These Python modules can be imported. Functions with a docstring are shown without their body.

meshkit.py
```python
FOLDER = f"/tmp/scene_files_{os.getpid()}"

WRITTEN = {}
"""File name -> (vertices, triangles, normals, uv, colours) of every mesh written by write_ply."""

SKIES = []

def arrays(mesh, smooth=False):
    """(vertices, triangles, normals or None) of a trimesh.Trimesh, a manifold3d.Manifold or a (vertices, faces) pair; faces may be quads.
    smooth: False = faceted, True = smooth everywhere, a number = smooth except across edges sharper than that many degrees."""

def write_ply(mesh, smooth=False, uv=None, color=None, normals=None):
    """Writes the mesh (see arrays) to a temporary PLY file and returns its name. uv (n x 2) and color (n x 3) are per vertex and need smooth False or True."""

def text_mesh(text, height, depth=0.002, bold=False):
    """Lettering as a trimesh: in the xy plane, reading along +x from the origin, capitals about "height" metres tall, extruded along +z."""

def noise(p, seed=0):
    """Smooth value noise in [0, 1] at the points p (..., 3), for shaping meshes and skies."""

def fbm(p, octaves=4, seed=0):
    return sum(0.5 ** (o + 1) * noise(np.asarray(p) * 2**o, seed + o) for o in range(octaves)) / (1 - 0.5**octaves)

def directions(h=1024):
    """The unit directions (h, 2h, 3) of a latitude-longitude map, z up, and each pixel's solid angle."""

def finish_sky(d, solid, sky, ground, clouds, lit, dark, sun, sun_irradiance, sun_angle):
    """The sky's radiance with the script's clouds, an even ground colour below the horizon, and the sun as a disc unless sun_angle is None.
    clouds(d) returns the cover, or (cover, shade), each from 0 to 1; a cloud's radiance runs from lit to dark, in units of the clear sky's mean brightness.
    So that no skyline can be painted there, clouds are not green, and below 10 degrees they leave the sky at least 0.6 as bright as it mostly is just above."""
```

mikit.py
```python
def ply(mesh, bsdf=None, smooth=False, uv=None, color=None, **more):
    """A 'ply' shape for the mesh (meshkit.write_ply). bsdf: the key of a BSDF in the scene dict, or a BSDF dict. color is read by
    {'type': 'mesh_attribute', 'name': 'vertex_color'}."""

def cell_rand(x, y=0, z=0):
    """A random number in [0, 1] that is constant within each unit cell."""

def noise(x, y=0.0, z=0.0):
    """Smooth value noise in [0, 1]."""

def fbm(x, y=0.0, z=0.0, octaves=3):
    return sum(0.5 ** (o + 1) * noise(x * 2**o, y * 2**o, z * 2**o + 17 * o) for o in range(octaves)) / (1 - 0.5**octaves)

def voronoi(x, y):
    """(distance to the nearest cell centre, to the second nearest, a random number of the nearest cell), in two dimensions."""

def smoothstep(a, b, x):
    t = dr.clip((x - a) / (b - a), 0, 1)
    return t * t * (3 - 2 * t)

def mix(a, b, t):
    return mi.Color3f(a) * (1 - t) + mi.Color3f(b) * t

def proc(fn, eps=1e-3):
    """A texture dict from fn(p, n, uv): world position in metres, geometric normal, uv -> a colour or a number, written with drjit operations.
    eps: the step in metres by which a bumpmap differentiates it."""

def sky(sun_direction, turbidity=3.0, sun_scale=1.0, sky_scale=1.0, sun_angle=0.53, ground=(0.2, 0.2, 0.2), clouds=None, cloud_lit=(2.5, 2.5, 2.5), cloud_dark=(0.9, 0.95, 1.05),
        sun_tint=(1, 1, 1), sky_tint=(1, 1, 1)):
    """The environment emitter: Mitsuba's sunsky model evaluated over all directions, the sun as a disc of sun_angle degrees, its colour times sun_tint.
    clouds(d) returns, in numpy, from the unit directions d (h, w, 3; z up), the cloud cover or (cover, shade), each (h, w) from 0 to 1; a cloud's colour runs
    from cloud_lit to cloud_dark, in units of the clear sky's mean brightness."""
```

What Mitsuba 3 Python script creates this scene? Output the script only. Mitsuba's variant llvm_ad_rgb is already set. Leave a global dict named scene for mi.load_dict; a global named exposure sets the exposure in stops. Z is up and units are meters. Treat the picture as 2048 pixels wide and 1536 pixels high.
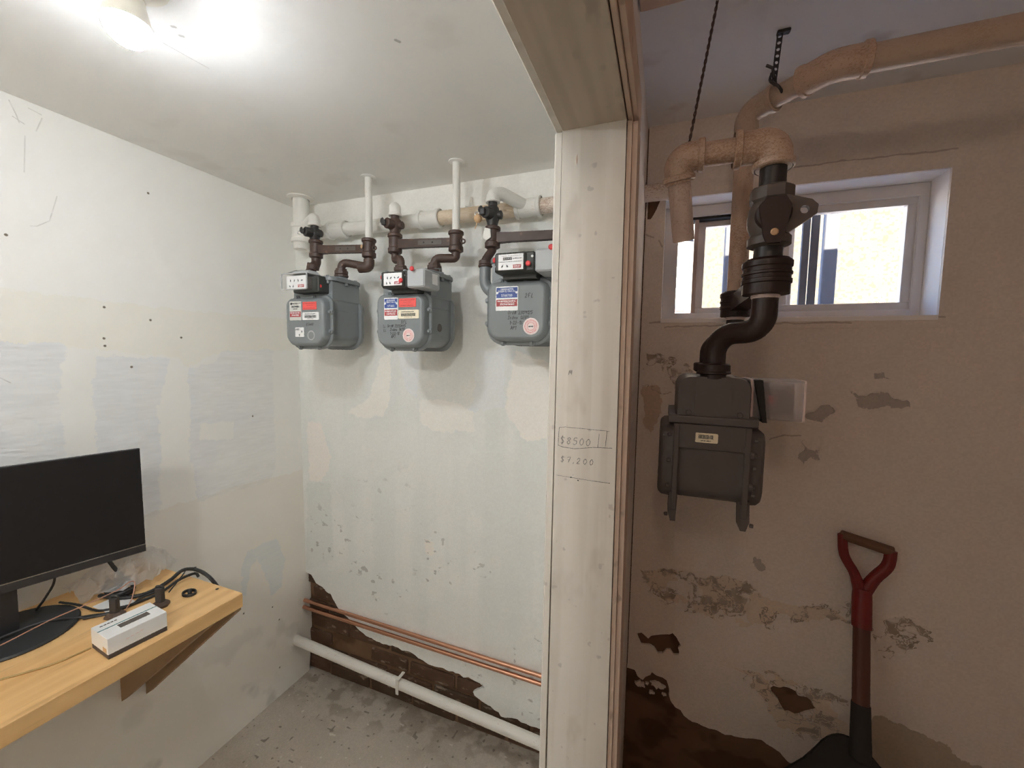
import math
import random

import drjit as dr
import manifold3d
import mitsuba as mi
import numpy as np
import shapely.geometry as sg
import shapely.ops as so
import trimesh

import meshkit
import mikit
from mikit import cell_rand, fbm, mix, noise, smoothstep

T = mi.ScalarTransform4f
H = 1.46          # height of the lens above the floor; most numbers below are measured from the lens, z up
scene, labels = {}, {}

# ------------------------------------------------------------------ camera, sky, exposure
exposure = 3.2
R_RIGHT = np.array([0.9338635, 0.3572026, 0.0174704])
R_DOWN = np.array([0.0427895, -0.0631013, -0.9970894])
R_FWD = np.array([-0.3550605, 0.9318930, -0.0742125])
scene['camera'] = {'type': 'perspective', 'fov': 2 * math.degrees(math.atan(1024 / 803.55)), 'fov_axis': 'x', 'near_clip': 0.01, 'far_clip': 200.0,
                   'to_world': T().look_at(origin=[0, 0, H], target=[float(R_FWD[0]), float(R_FWD[1]), float(R_FWD[2] + H)], up=[float(-x) for x in R_DOWN])}
SUN = (0.35, -0.62, 0.72)
scene['sky'] = mikit.sky(SUN, turbidity=3.0, sun_scale=3.6, sky_scale=3.6, ground=(0.25, 0.24, 0.22))
BULB = (-0.8375, 0.4204, 0.52)
BULB_POWER = (25.0, 26.3, 27.7)
HALL_POWER = (3.9, 3.0, 2.55)
LAMP2_POWER = (21.0, 20.8, 20.2)
D = 1.30          # back wall
XL = -1.465       # left wall
ZC, ZR, ZF = 0.60, 0.675, -H
YJ = 0.75         # doorway jamb
ZS = -0.66        # shelf top


# ------------------------------------------------------------------ helpers
def key_for(base):
    if base not in USED:
        USED[base] = 0
        return base
    USED[base] += 1
    return f'{base}_{USED[base]:03d}'


USED = {}


def cat(*ms):
    ms = [m for m in ms if m is not None]
    return trimesh.util.concatenate(ms) if len(ms) > 1 else ms[0]


def put(key, mesh, bsdf, smooth=35, uv=None, **more):
    m = mesh.copy()
    m.apply_translation([0, 0, H])
    scene[key] = mikit.ply(m, bsdf, smooth, **more)
    return key


def thing(name, label, category, group=None):
    k = key_for(name)
    labels[k] = {'label': label, 'category': category}
    if group:
        labels[k]['group'] = group
    return k


def solo(name, mesh, bsdf, label, category, group=None, smooth=35):
    return put(thing(name, label, category, group), mesh, bsdf, smooth)


def part(parent, name, mesh, bsdf, label=None, smooth=35, kind=None, **more):
    k = key_for(f'{parent}__{name}')
    put(k, mesh, bsdf, smooth, **more)
    d = {}
    if label:
        d['label'] = label
    if kind:
        d['kind'] = kind
    if d:
        labels[k] = d
    return k


def struct(name, mesh=None, bsdf=None, label=None, smooth=35):
    k = key_for(name)
    labels[k] = {'kind': 'structure'}
    if label:
        labels[k]['label'] = label
    if mesh is not None:
        put(k, mesh, bsdf, smooth)
    return k


def hull(pts):
    return trimesh.Trimesh(np.asarray(pts, float)).convex_hull if False else trimesh.convex.convex_hull(np.asarray(pts, float))


def cbox(x0, x1, y0, y1, z0, z1, c=0.0015):
    """a box with chamfered edges"""
    c = min(c, 0.45 * min(x1 - x0, y1 - y0, z1 - z0))
    pts = []
    for a in (0, 1):
        for b in (0, 1):
            for d in (0, 1):
                p = np.array([(x0, x1)[a], (y0, y1)[b], (z0, z1)[d]])
                s = np.array([1 - 2 * a, 1 - 2 * b, 1 - 2 * d]) * c
                for k in range(3):
                    q = p + s
                    q[k] = p[k]
                    pts.append(q)
    return hull(pts)


def quadmesh(a, b, c, d):
    return trimesh.Trimesh([a, b, c, d], [[0, 1, 2], [0, 2, 3]], process=False)


def fillet(pts, rad, n=7):
    pts = [np.asarray(p, float) for p in pts]
    out = [pts[0]]
    for i in range(1, len(pts) - 1):
        a, b, c = pts[i - 1], pts[i], pts[i + 1]
        u, v = a - b, c - b
        lu, lv = np.linalg.norm(u), np.linalg.norm(v)
        u, v = u / lu, v / lv
        ang = math.acos(np.clip(u @ v, -1, 1))
        if ang > math.pi - 0.02:
            out.append(b)
            continue
        t = min(rad / math.tan(ang / 2), 0.48 * lu, 0.48 * lv)
        r = t * math.tan(ang / 2)
        bis = (u + v) / np.linalg.norm(u + v)
        cen = b + bis * (r / math.sin(ang / 2))
        p0, p1 = b + u * t - cen, b + v * t - cen
        sweep_ang = math.pi - ang
        for k in range(n + 1):
            s = k / n
            w0, w1 = math.sin((1 - s) * sweep_ang) / math.sin(sweep_ang), math.sin(s * sweep_ang) / math.sin(sweep_ang)
            out.append(cen + w0 * p0 + w1 * p1)
    out.append(pts[-1])
    return out


def curve(pts, n=6):
    """Catmull-Rom through the points"""
    p = [np.asarray(q, float) for q in pts]
    p = [2 * p[0] - p[1]] + p + [2 * p[-1] - p[-2]]
    out = []
    for i in range(1, len(p) - 2):
        for k in range(n):
            t = k / n
            a, b, c, d = p[i - 1], p[i], p[i + 1], p[i + 2]
            out.append(0.5 * (2 * b + (c - a) * t + (2 * a - 5 * b + 4 * c - d) * t * t + (3 * b - a - 3 * c + d) * t ** 3))
    out.append(p[-2])
    return out


def sweep(path, r, n=16, caps=True):
    path = [np.asarray(p, float) for p in path]
    keep = [path[0]]
    for q in path[1:]:
        if np.linalg.norm(q - keep[-1]) > 1e-6:
            keep.append(q)
    path = keep
    m = len(path)
    rs = np.full(m, r) if np.isscalar(r) else np.interp(np.linspace(0, 1, m), np.linspace(0, 1, len(r)), r)
    tang = []
    for i in range(m):
        a, b = path[max(i - 1, 0)], path[min(i + 1, m - 1)]
        t = b - a
        tang.append(t / np.linalg.norm(t))
    ref = np.array([0, 0, 1.0]) if abs(tang[0][2]) < 0.8 else np.array([1.0, 0, 0])
    u = np.cross(ref, tang[0])
    u /= np.linalg.norm(u)
    V, F = [], []
    for i in range(m):
        u = u - tang[i] * (u @ tang[i])
        u /= np.linalg.norm(u)
        w = np.cross(tang[i], u)
        for k in range(n):
            a = 2 * math.pi * k / n
            V.append(path[i] + rs[i] * (math.cos(a) * u + math.sin(a) * w))
    for i in range(m - 1):
        for k in range(n):
            a, b = i * n + k, i * n + (k + 1) % n
            F += [[a, b, b + n], [a, b + n, a + n]]
    if caps:
        c0, c1 = len(V), len(V) + 1
        V += [path[0], path[-1]]
        for k in range(n):
            F += [[c0, (k + 1) % n, k], [c1, (m - 1) * n + k, (m - 1) * n + (k + 1) % n]]
    return trimesh.Trimesh(V, F, process=False)


def lathe(p, axis, profile, n=28):
    """profile: (radius, distance along the axis) from one end to the other"""
    axis = np.asarray(axis, float)
    axis /= np.linalg.norm(axis)
    u = np.cross([0, 0, 1.0] if abs(axis[2]) < 0.9 else [1.0, 0, 0], axis)
    u /= np.linalg.norm(u)
    w = np.cross(axis, u)
    p = np.asarray(p, float)
    V, F = [], []
    for r, t in profile:
        for k in range(n):
            a = 2 * math.pi * (k + 0.5) / n
            V.append(p + axis * t + max(r, 1e-5) * (math.cos(a) * u + math.sin(a) * w))
    for i in range(len(profile) - 1):
        for k in range(n):
            a, b = i * n + k, i * n + (k + 1) % n
            F += [[a, b, b + n], [a, b + n, a + n]]
    return trimesh.Trimesh(V, F, process=False)


def drum(p, axis, r, h, c=0.002, n=28, t0=0.0):
    return lathe(p, axis, [(0, t0), (r - c, t0), (r, t0 + c), (r, t0 + h - c), (r - c, t0 + h), (0, t0 + h)], n)


def rrect(x0, x1, z0, z1, rad, n=7):
    """rounded rectangle, rad = one radius or (bottom left, bottom right, top right, top left)"""
    rad = (rad,) * 4 if np.isscalar(rad) else rad
    out = []
    for (cx, cz, a0), r in zip(((x0, z0, 180), (x1, z0, 270), (x1, z1, 0), (x0, z1, 90)), rad):
        px, pz = cx + (r if cx == x0 else -r), cz + (r if cz == z0 else -r)
        for k in range(n + 1):
            a = math.radians(a0 + 90 * k / n)
            out.append((px + r * math.cos(a), pz + r * math.sin(a)))
    return out


def rings(rs):
    """convex hull of (x, z) outlines at given y"""
    return hull([(x, y, z) for poly, y in rs for x, z in poly])


def shape_xz(poly, y0, y1, holes=()):
    """extrude an (x, z) outline from y0 to y1"""
    g = poly if hasattr(poly, 'exterior') else sg.Polygon(poly, holes)
    m = trimesh.creation.extrude_polygon(g, y1 - y0, engine='earcut')
    v = m.vertices.copy()
    m.vertices = np.stack([v[:, 0], y1 - v[:, 2], v[:, 1]], 1)
    return m


def shape_yz(poly, x0, x1, holes=()):
    g = poly if hasattr(poly, 'exterior') else sg.Polygon(poly, holes)
    m = trimesh.creation.extrude_polygon(g, x1 - x0, engine='earcut')
    v = m.vertices.copy()
    m.vertices = np.stack([x0 + v[:, 2], v[:, 0], v[:, 1]], 1)
    return m


def xf(mesh, rotz=0.0, at=(0, 0, 0), m4=None):
    m = mesh.copy()
    if m4 is not None:
        m.apply_transform(m4)
    if rotz:
        m.apply_transform(trimesh.transformations.rotation_matrix(math.radians(rotz), [0, 0, 1]))
    m.apply_translation(at)
    return m


def ragged(pts, amp, step, seed, closed=False):
    """a polyline made uneven like a broken edge"""
    rng = np.random.default_rng(seed)
    out = []
    n = len(pts)
    for i in range(n if closed else n - 1):
        a, b = np.array(pts[i]), np.array(pts[(i + 1) % n])
        k = max(1, int(np.linalg.norm(b - a) / step))
        for j in range(k):
            out.append(tuple(a + (b - a) * j / k + (rng.normal(0, amp, 2) if j or closed else 0)))
    if not closed:
        out.append(tuple(pts[-1]))
    return out


# ------------------------------------------------------------------ measured outlines on the walls (metres)
L_A = [(0.457, 0.011), (0.481, 0.009), (0.576, 0.004), (0.569, -0.038), (0.559, -0.098), (0.559, -0.167), (0.563, -0.274), (0.553, -0.488), (0.3, -0.488), (0.3, 0.012)]
L_B = [(0.633, -0.025), (0.818, -0.031), (0.798, -0.097), (0.772, -0.198), (0.776, -0.321), (0.763, -0.526), (0.717, -0.533), (0.614, -0.528), (0.625, -0.288), (0.625, -0.133)]
L_D = [(0.972, -0.009), (1.177, 0.002), (1.17, -0.49), (1.144, -0.535), (0.873, -0.524), (0.859, -0.339), (0.865, -0.068), (0.954, -0.047)]
L_E = [(1.032, -0.775), (1.159, -0.776), (1.196, -0.883), (1.176, -0.994), (1.127, -1.011), (1.109, -0.897), (1.073, -0.823), (1.043, -0.851), (1.026, -0.952), (1.007, -0.927), (1.016, -0.823)]
L_C = [(0.3, 0.141), (0.872, 0.125), (1.31, 0.129), (1.31, 0.002), (0.974, -0.009), (0.865, -0.063), (0.831, -0.03), (0.566, 0.003), (0.3, 0.012)]
L_F = [(0.894, -0.258), (1.01, -0.265), (1.002, -0.329), (0.891, -0.315)]
L_SCR = [[(0.509, 0.585), (0.519, 0.557), (0.523, 0.541)], [(0.513, 0.55), (0.531, 0.542)], [(0.541, 0.584), (0.562, 0.58)], [(0.563, 0.572), (0.551, 0.535)], [(0.531, 0.513), (0.525, 0.426)],
         [(0.58, 0.387), (0.563, 0.32), (0.54, 0.3), (0.529, 0.297)], [(0.453, -0.073), (0.475, -0.091)]]
L_DOT = [(0.487, 0.264), (0.66, 0.112), (0.714, -0.058), (0.85, 0.035), (0.655, 0.024), (0.656, 0.003), (0.781, 0.469), (1.161, -1.129), (1.014, -1.011), (1.133, -1.057), (0.568, -0.932), (1.155, -1.336), (0.768, 0.085), (1.082, -0.257)]
P1 = [(-0.488, 0.014), (-0.344, -0.029), (-0.337, -0.286), (-0.449, -0.296), (-0.52, -0.2), (-0.503, -0.086)]
P2 = [(-0.868, -0.177), (-0.721, -0.176), (-0.641, -0.215), (-0.638, -0.283), (-0.814, -0.3), (-0.874, -0.264)]
P3 = [(-1.048, -0.02), (-1.0, -0.0), (-1.009, -0.185), (-1.043, -0.255), (-1.135, -0.272), (-1.222, -0.253), (-1.116, -0.191)]
P4 = [(-1.446, -0.306), (-1.37, -0.309), (-1.315, -0.451), (-1.327, -0.502), (-1.376, -0.567), (-1.442, -0.563)]
P5 = [(-0.851, -0.739), (-0.84, -0.723), (-0.815, -0.727), (-0.808, -0.761), (-0.813, -0.782), (-0.835, -0.789), (-0.849, -0.773)]
P6 = [(-0.975, -0.005), (-0.868, 0.002), (-0.883, -0.178), (-0.936, -0.142)]
P7 = [(-0.633, 0.012), (-0.524, 0.014), (-0.52, -0.187), (-0.685, -0.218), (-0.645, -0.184)]
P8 = [(-1.454, -0.58), (-1.322, -0.563), (-1.307, -0.904), (-1.465, -0.983)]
P9 = [(-1.315, -0.485), (-1.213, -0.516), (-1.123, -0.557), (-1.01, -0.446), (-0.927, -0.44), (-0.904, -0.487), (-0.759, -0.498), (-0.738, -0.428), (-0.655, -0.408), (-0.646, -0.296), (-1.21, -0.325)]
PLASTER = [(-1.439, -1.0), (-1.414, -1.032), (-1.375, -1.042), (-1.337, -1.064), (-1.307, -1.094), (-1.292, -1.115), (-1.262, -1.132), (-1.225, -1.154), (-1.189, -1.18), (-1.139, -1.203), (-1.097, -1.209),
           (-1.055, -1.215), (-1.014, -1.212), (-0.973, -1.209), (-0.934, -1.21), (-0.895, -1.215), (-0.857, -1.227), (-0.831, -1.236), (-0.794, -1.236), (-0.751, -1.234), (-0.692, -1.232), (-0.639, -1.237),
           (-0.605, -1.243), (-0.582, -1.254), (-0.633, -1.287), (-0.604, -1.308), (-0.559, -1.319), (-0.502, -1.345), (-0.472, -1.335), (-0.42, -1.338), (-0.378, -1.338)]
BROWN = [(-0.076, -1.015), (-0.051, -1.016), (-0.026, -1.043), (0.001, -1.007), (0.033, -1.015), (0.052, -1.039), (0.06, -1.085), (0.089, -1.105), (0.115, -1.128), (0.154, -1.135), (0.191, -1.134), (0.216, -1.141),
         (0.264, -1.133), (0.311, -1.121), (0.34, -1.134), (0.359, -1.142), (0.407, -1.171)]
STAIN2 = [(0.546, -0.973), (0.588, -0.952), (0.671, -0.969), (0.722, -0.991), (0.781, -1.016), (0.9, -1.06), (0.9, -1.2), (0.555, -1.2)]
Q1 = [(-0.049, -0.894), (-0.039, -0.885), (-0.012, -0.896), (0.015, -0.875), (0.06, -0.864), (0.072, -0.872), (0.078, -0.902), (0.078, -0.926), (0.062, -0.924), (0.039, -0.918), (0.024, -0.939), (0.005, -0.923), (-0.019, -0.92), (-0.037, -0.926)]
Q2 = [(0.324, -0.957), (0.359, -0.936), (0.409, -0.955), (0.439, -0.982), (0.4, -1.014), (0.364, -1.016), (0.344, -0.984)]
Q3 = [(0.462, -0.078), (0.482, -0.09), (0.521, -0.082), (0.549, -0.093), (0.577, -0.098), (0.578, -0.117), (0.546, -0.119), (0.509, -0.124), (0.478, -0.122)]
Q4 = [(0.363, -0.16), (0.376, -0.134), (0.409, -0.12), (0.423, -0.144), (0.395, -0.165)]
Q5 = [(0.36, -0.223), (0.369, -0.248), (0.389, -0.252), (0.396, -0.27), (0.369, -0.286), (0.356, -0.27)]
Q6 = [(-0.063, 0.007), (0.018, -0.002), (0.056, -0.02), (0.082, -0.055), (0.042, -0.076), (0.016, -0.115), (-0.026, -0.117), (-0.057, -0.088)]
Q7 = [(-0.063, -0.088), (-0.016, -0.094), (-0.007, -0.178), (-0.029, -0.234), (-0.055, -0.212)]
Q8 = [(-0.07, 0.468), (-0.032, 0.468), (-0.049, 0.428), (-0.06, 0.41), (-0.07, 0.41)]
Q9 = [(0.259, -0.582), (0.271, -0.572), (0.291, -0.598), (0.279, -0.611)]
Q10 = [(0.499, -0.031), (0.514, -0.027), (0.528, -0.046), (0.508, -0.05)]
FLK = [(-0.048, -0.678), (0.082, -0.65), (0.243, -0.646), (0.296, -0.686), (0.381, -0.695), (0.513, -0.634), (0.517, -0.696), (0.383, -0.731), (0.338, -0.773), (0.199, -0.796), (0.13, -0.774), (0.031, -0.783), (-0.031, -0.724)]
FLK2 = [(0.232, -0.928), (0.321, -0.907), (0.395, -0.922), (0.51, -0.927), (0.532, -1.007), (0.452, -1.082), (0.356, -1.089), (0.313, -0.995)]
FLK3 = [(0.539, -0.704), (0.599, -0.661), (0.666, -0.697), (0.646, -0.757), (0.566, -0.795)]
CRK = [[(-0.05, 0.104), (0.215, 0.106), (0.63, 0.108)], [(-0.007, 0.088), (0.216, 0.096), (0.444, 0.097)], [(0.624, 0.503), (0.498, 0.507), (0.299, 0.508)], [(0.283, -0.228), (0.317, -0.211), (0.352, -0.21)],
       [(-0.07, 0.366), (-0.05, 0.356)], [(-0.034, 0.347), (-0.024, 0.324)]]


# ------------------------------------------------------------------ materials
def inside(poly, u, v):
    m = mi.Mask(False)
    n = len(poly)
    for i in range(n):
        (x0, y0), (x1, y1) = poly[i], poly[(i + 1) % n]
        if abs(y1 - y0) < 1e-6:
            y1 += 1e-5
        m = m ^ (((v > y0) != (v > y1)) & (u < (x1 - x0) / (y1 - y0) * (v - y0) + x0))
    return m


def line_dist(lines, u, v):
    d = mi.Float(9.0)
    for pl in lines:
        for (x0, y0), (x1, y1) in zip(pl[:-1], pl[1:]):
            dx, dy = x1 - x0, y1 - y0
            t = dr.clip(((u - x0) * dx + (v - y0) * dy) / (dx * dx + dy * dy), 0, 1)
            d = dr.minimum(d, dr.sqrt(dr.square(u - x0 - t * dx) + dr.square(v - y0 - t * dy)))
    return d


def sel(m, a, b):
    return dr.select(m, mi.Color3f(a), mi.Color3f(b))


def jit(u, v, amp, f, seed=0.0):
    return (fbm(u * f, v * f, seed, 3) - 0.5) * 2 * amp


def wall_left_fn(p, n, uv):
    y, z = p.y, p.z - H
    a, b = y + jit(y, z, 0.010, 55) + (noise(y * 500, z * 500) - 0.5) * 0.006, z + jit(y, z, 0.008, 55, 4.0) + (noise(y * 500, z * 500, 7.0) - 0.5) * 0.006
    c = mix((0.865, 0.855, 0.825), (0.84, 0.835, 0.81), fbm(y * 3, z * 3, 1.0))
    c = sel(inside(L_C, a, b), mi.Color3f(c) * mi.Color3f(0.985, 0.975, 0.93), c)
    blue = inside(L_A, a, b) | inside(L_B, a, b) | inside(L_D, a, b)
    streak = fbm(y * 25, z * 160, 2.0, 3)
    bc = mix((0.785, 0.795, 0.805), (0.82, 0.82, 0.81), smoothstep(0.35, 0.7, fbm(y * 6, z * 7, 3.0)))
    bc = bc * (0.95 + 0.10 * streak)
    c = sel(blue & ~inside(L_F, a, b), bc, c)
    c = sel(inside(L_E, a, b), mix((0.72, 0.75, 0.75), (0.78, 0.79, 0.775), streak), c)
    low = (b < -0.53 + 0.02 * noise(y * 4, 0.0)) & ~inside(L_E, a, b)
    c = sel(low, mi.Color3f(c) * mi.Color3f(0.97, 0.95, 0.915), c)
    dirt = smoothstep(0.62, 0.8, fbm(y * 9, z * 9, 6.0, 4)) * smoothstep(-0.9, -1.4, z)
    c = mi.Color3f(c) * (1 - 0.22 * dirt)
    d = line_dist(L_SCR, y, z)
    c = mix(c, (0.42, 0.41, 0.39), smoothstep(0.0020, 0.0005, d) * (0.15 + 0.5 * noise(y * 90, z * 90)))
    dd = mi.Float(9.0)
    for q in L_DOT:
        dd = dr.minimum(dd, dr.square((y - q[0])) + dr.square(z - q[1]))
    return mix(c, (0.2, 0.17, 0.14), smoothstep(0.0042 ** 2, 0.0022 ** 2, dd))


def wall_left_bump(p, n, uv):
    y, z = p.y, p.z - H
    a, b = y + jit(y, z, 0.010, 55), z + jit(y, z, 0.008, 55, 4.0)
    rough = inside(L_A, a, b) | inside(L_B, a, b) | inside(L_D, a, b)
    h = fbm(y * 14, z * 14, 3.0, 4) * 1.0
    return h + dr.select(rough, fbm(y * 60, z * 260, 8.0, 3) * 0.55 - 0.3, 0.0)


def wall_back_fn(p, n, uv):
    x, z = p.x, p.z - H
    a, b = x + jit(x, z, 0.012, 60) + (noise(x * 500, z * 500) - 0.5) * 0.007, z + jit(x, z, 0.010, 60, 4.0) + (noise(x * 500, z * 500, 7.0) - 0.5) * 0.007
    v = fbm(x * 14, z * 1.3, 2.0, 3)
    c = mix((0.775, 0.79, 0.765), (0.825, 0.83, 0.80), smoothstep(0.3, 0.7, v))
    c = mix(c, (0.775, 0.79, 0.77), smoothstep(0.45, 0.65, fbm(x * 4, z * 4, 5.0)) * 0.6)
    c = sel(inside(P9, a, b), mix(c, (0.815, 0.82, 0.79), 0.6), c)
    c = sel(inside(P6, a, b) | inside(P7, a, b), (0.80, 0.82, 0.82), c)
    c = sel(inside(P8, a, b), (0.75, 0.77, 0.745), c)
    c = sel(inside(P1, a, b), (0.885, 0.86, 0.81), c)
    c = sel(inside(P2, a, b), (0.87, 0.86, 0.815), c)
    c = sel(inside(P3, a, b), (0.86, 0.85, 0.80), c)
    c = sel(inside(P4, a, b), (0.86, 0.83, 0.785), c)
    c = sel(inside(P5, a, b), (0.86, 0.83, 0.77), c)
    up = b > 0.42 + 0.05 * fbm(x * 6, 1.0, 0.0)
    c = sel(up, mix((0.86, 0.85, 0.81), (0.80, 0.79, 0.75), smoothstep(0.5, 0.75, fbm(x * 12, z * 16, 9.0))), c)
    scuff = smoothstep(0.70, 0.78, fbm(x * 30, z * 45, 12.0, 4)) * smoothstep(-0.35, -0.75, z + 0.15 * noise(x * 3, 2.0)) * smoothstep(0.45, 0.6, noise(x * 5, z * 5, 3.0))
    c = mix(c, (0.38, 0.37, 0.35), scuff * 0.7)
    return mi.Color3f(c) * (0.97 + 0.06 * noise(x * 220, z * 220))


def wall_back_bump(p, n, uv):
    x, z = p.x, p.z - H
    return fbm(x * 18, z * 18, 3.0, 5) + smoothstep(0.55, 0.62, fbm(x * 9, z * 7, 11.0, 3)) * 0.25


def flake_masks(x, z):
    a, b = x + jit(x, z, 0.014, 45) + (noise(x * 400, z * 400) - 0.5) * 0.004, z + jit(x, z, 0.012, 45, 4.0) + (noise(x * 400, z * 400, 7.0) - 0.5) * 0.004
    soft = inside(Q3, a, b) | inside(Q4, a, b) | inside(Q5, a, b) | inside(Q9, a, b) | inside(Q10, a, b)
    zone = inside(FLK, a, b) | inside(FLK2, a, b) | inside(FLK3, a, b) | inside(Q6, a, b)
    net = fbm(x * 48, z * 62, 21.0, 4)
    gate = noise(x * 26, z * 30, 31.0)
    flk = zone & (((dr.abs(net - 0.5) < 0.030) & (gate > 0.36)) | ((net > 0.58) & (gate > 0.55)))
    return a, b, soft, flk, net


def wall_right_fn(p, n, uv):
    x, z = p.x, p.z - H
    a, b, soft, flk, net = flake_masks(x, z)
    c = mix((0.70, 0.635, 0.575), (0.74, 0.675, 0.615), fbm(x * 3, z * 3, 1.0))
    zone = inside(FLK, a, b) | inside(FLK2, a, b)
    c = sel(zone & (fbm(x * 20, z * 24, 41.0) > 0.5), mi.Color3f(c) * mi.Color3f(0.95, 0.89, 0.80), c)
    c = sel(inside(STAIN2, a, b), (0.46, 0.39, 0.31), c)
    c = sel(inside(Q7, a, b), mi.Color3f(c) * mi.Color3f(0.80, 0.70, 0.62), c)
    c = sel(soft, (0.46, 0.41, 0.37), c)
    c = sel(flk, mix((0.33, 0.26, 0.20), (0.50, 0.43, 0.36), noise(x * 60, z * 60, 2.0)), c)
    c = mix(c, (0.30, 0.24, 0.20), smoothstep(0.0035, 0.001, line_dist(CRK, x + jit(x, z, 0.004, 30), z + jit(x, z, 0.004, 40))) * 0.6)
    return mi.Color3f(c) * (0.95 + 0.1 * noise(x * 240, z * 240))


def wall_right_bump(p, n, uv):
    x, z = p.x, p.z - H
    a, b, soft, flk, net = flake_masks(x, z)
    return fbm(x * 16, z * 16, 3.0, 4) - dr.select(soft | flk, 0.7, 0.0)


def ceil_fn(p, n, uv):
    x, y = p.x, p.y
    c = mix((0.83, 0.825, 0.80), (0.79, 0.785, 0.765), fbm(x * 2.2, y * 2.2, 1.0))
    c = mix(c, (0.72, 0.70, 0.67), smoothstep(0.66, 0.82, fbm(x * 7, y * 7, 5.0, 4)) * 0.5)
    c = mix(c, (0.42, 0.40, 0.38), smoothstep(0.0014, 0.0005, line_dist([[(-0.953, 0.535), (-0.943, 0.614)]], x, y)) * 0.6)
    c = mix(c, (0.86, 0.855, 0.84), smoothstep(0.0022, 0.0008, line_dist([[(-1.135, 1.008), (-0.998, 1.012)], [(-0.70, 1.06), (-0.66, 1.076)]], x, y)) * 0.8)
    return mix(c, (0.36, 0.34, 0.31), smoothstep(0.0045, 0.002, line_dist([[(-0.513, 0.684), (-0.509, 0.690)], [(-0.90, 0.535), (-0.897, 0.538)], [(-0.889, 0.516), (-0.886, 0.518)]], x, y)) * 0.7)


def ceil_right_fn(p, n, uv):
    x, y = p.x, p.y
    c = mix((0.76, 0.785, 0.805), (0.80, 0.82, 0.835), fbm(x * 3, y * 3, 2.0))
    return mix(c, (0.42, 0.36, 0.31), smoothstep(0.6, 0.8, fbm(x * 9, y * 9, 5.0, 4)) * 0.5)


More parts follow.
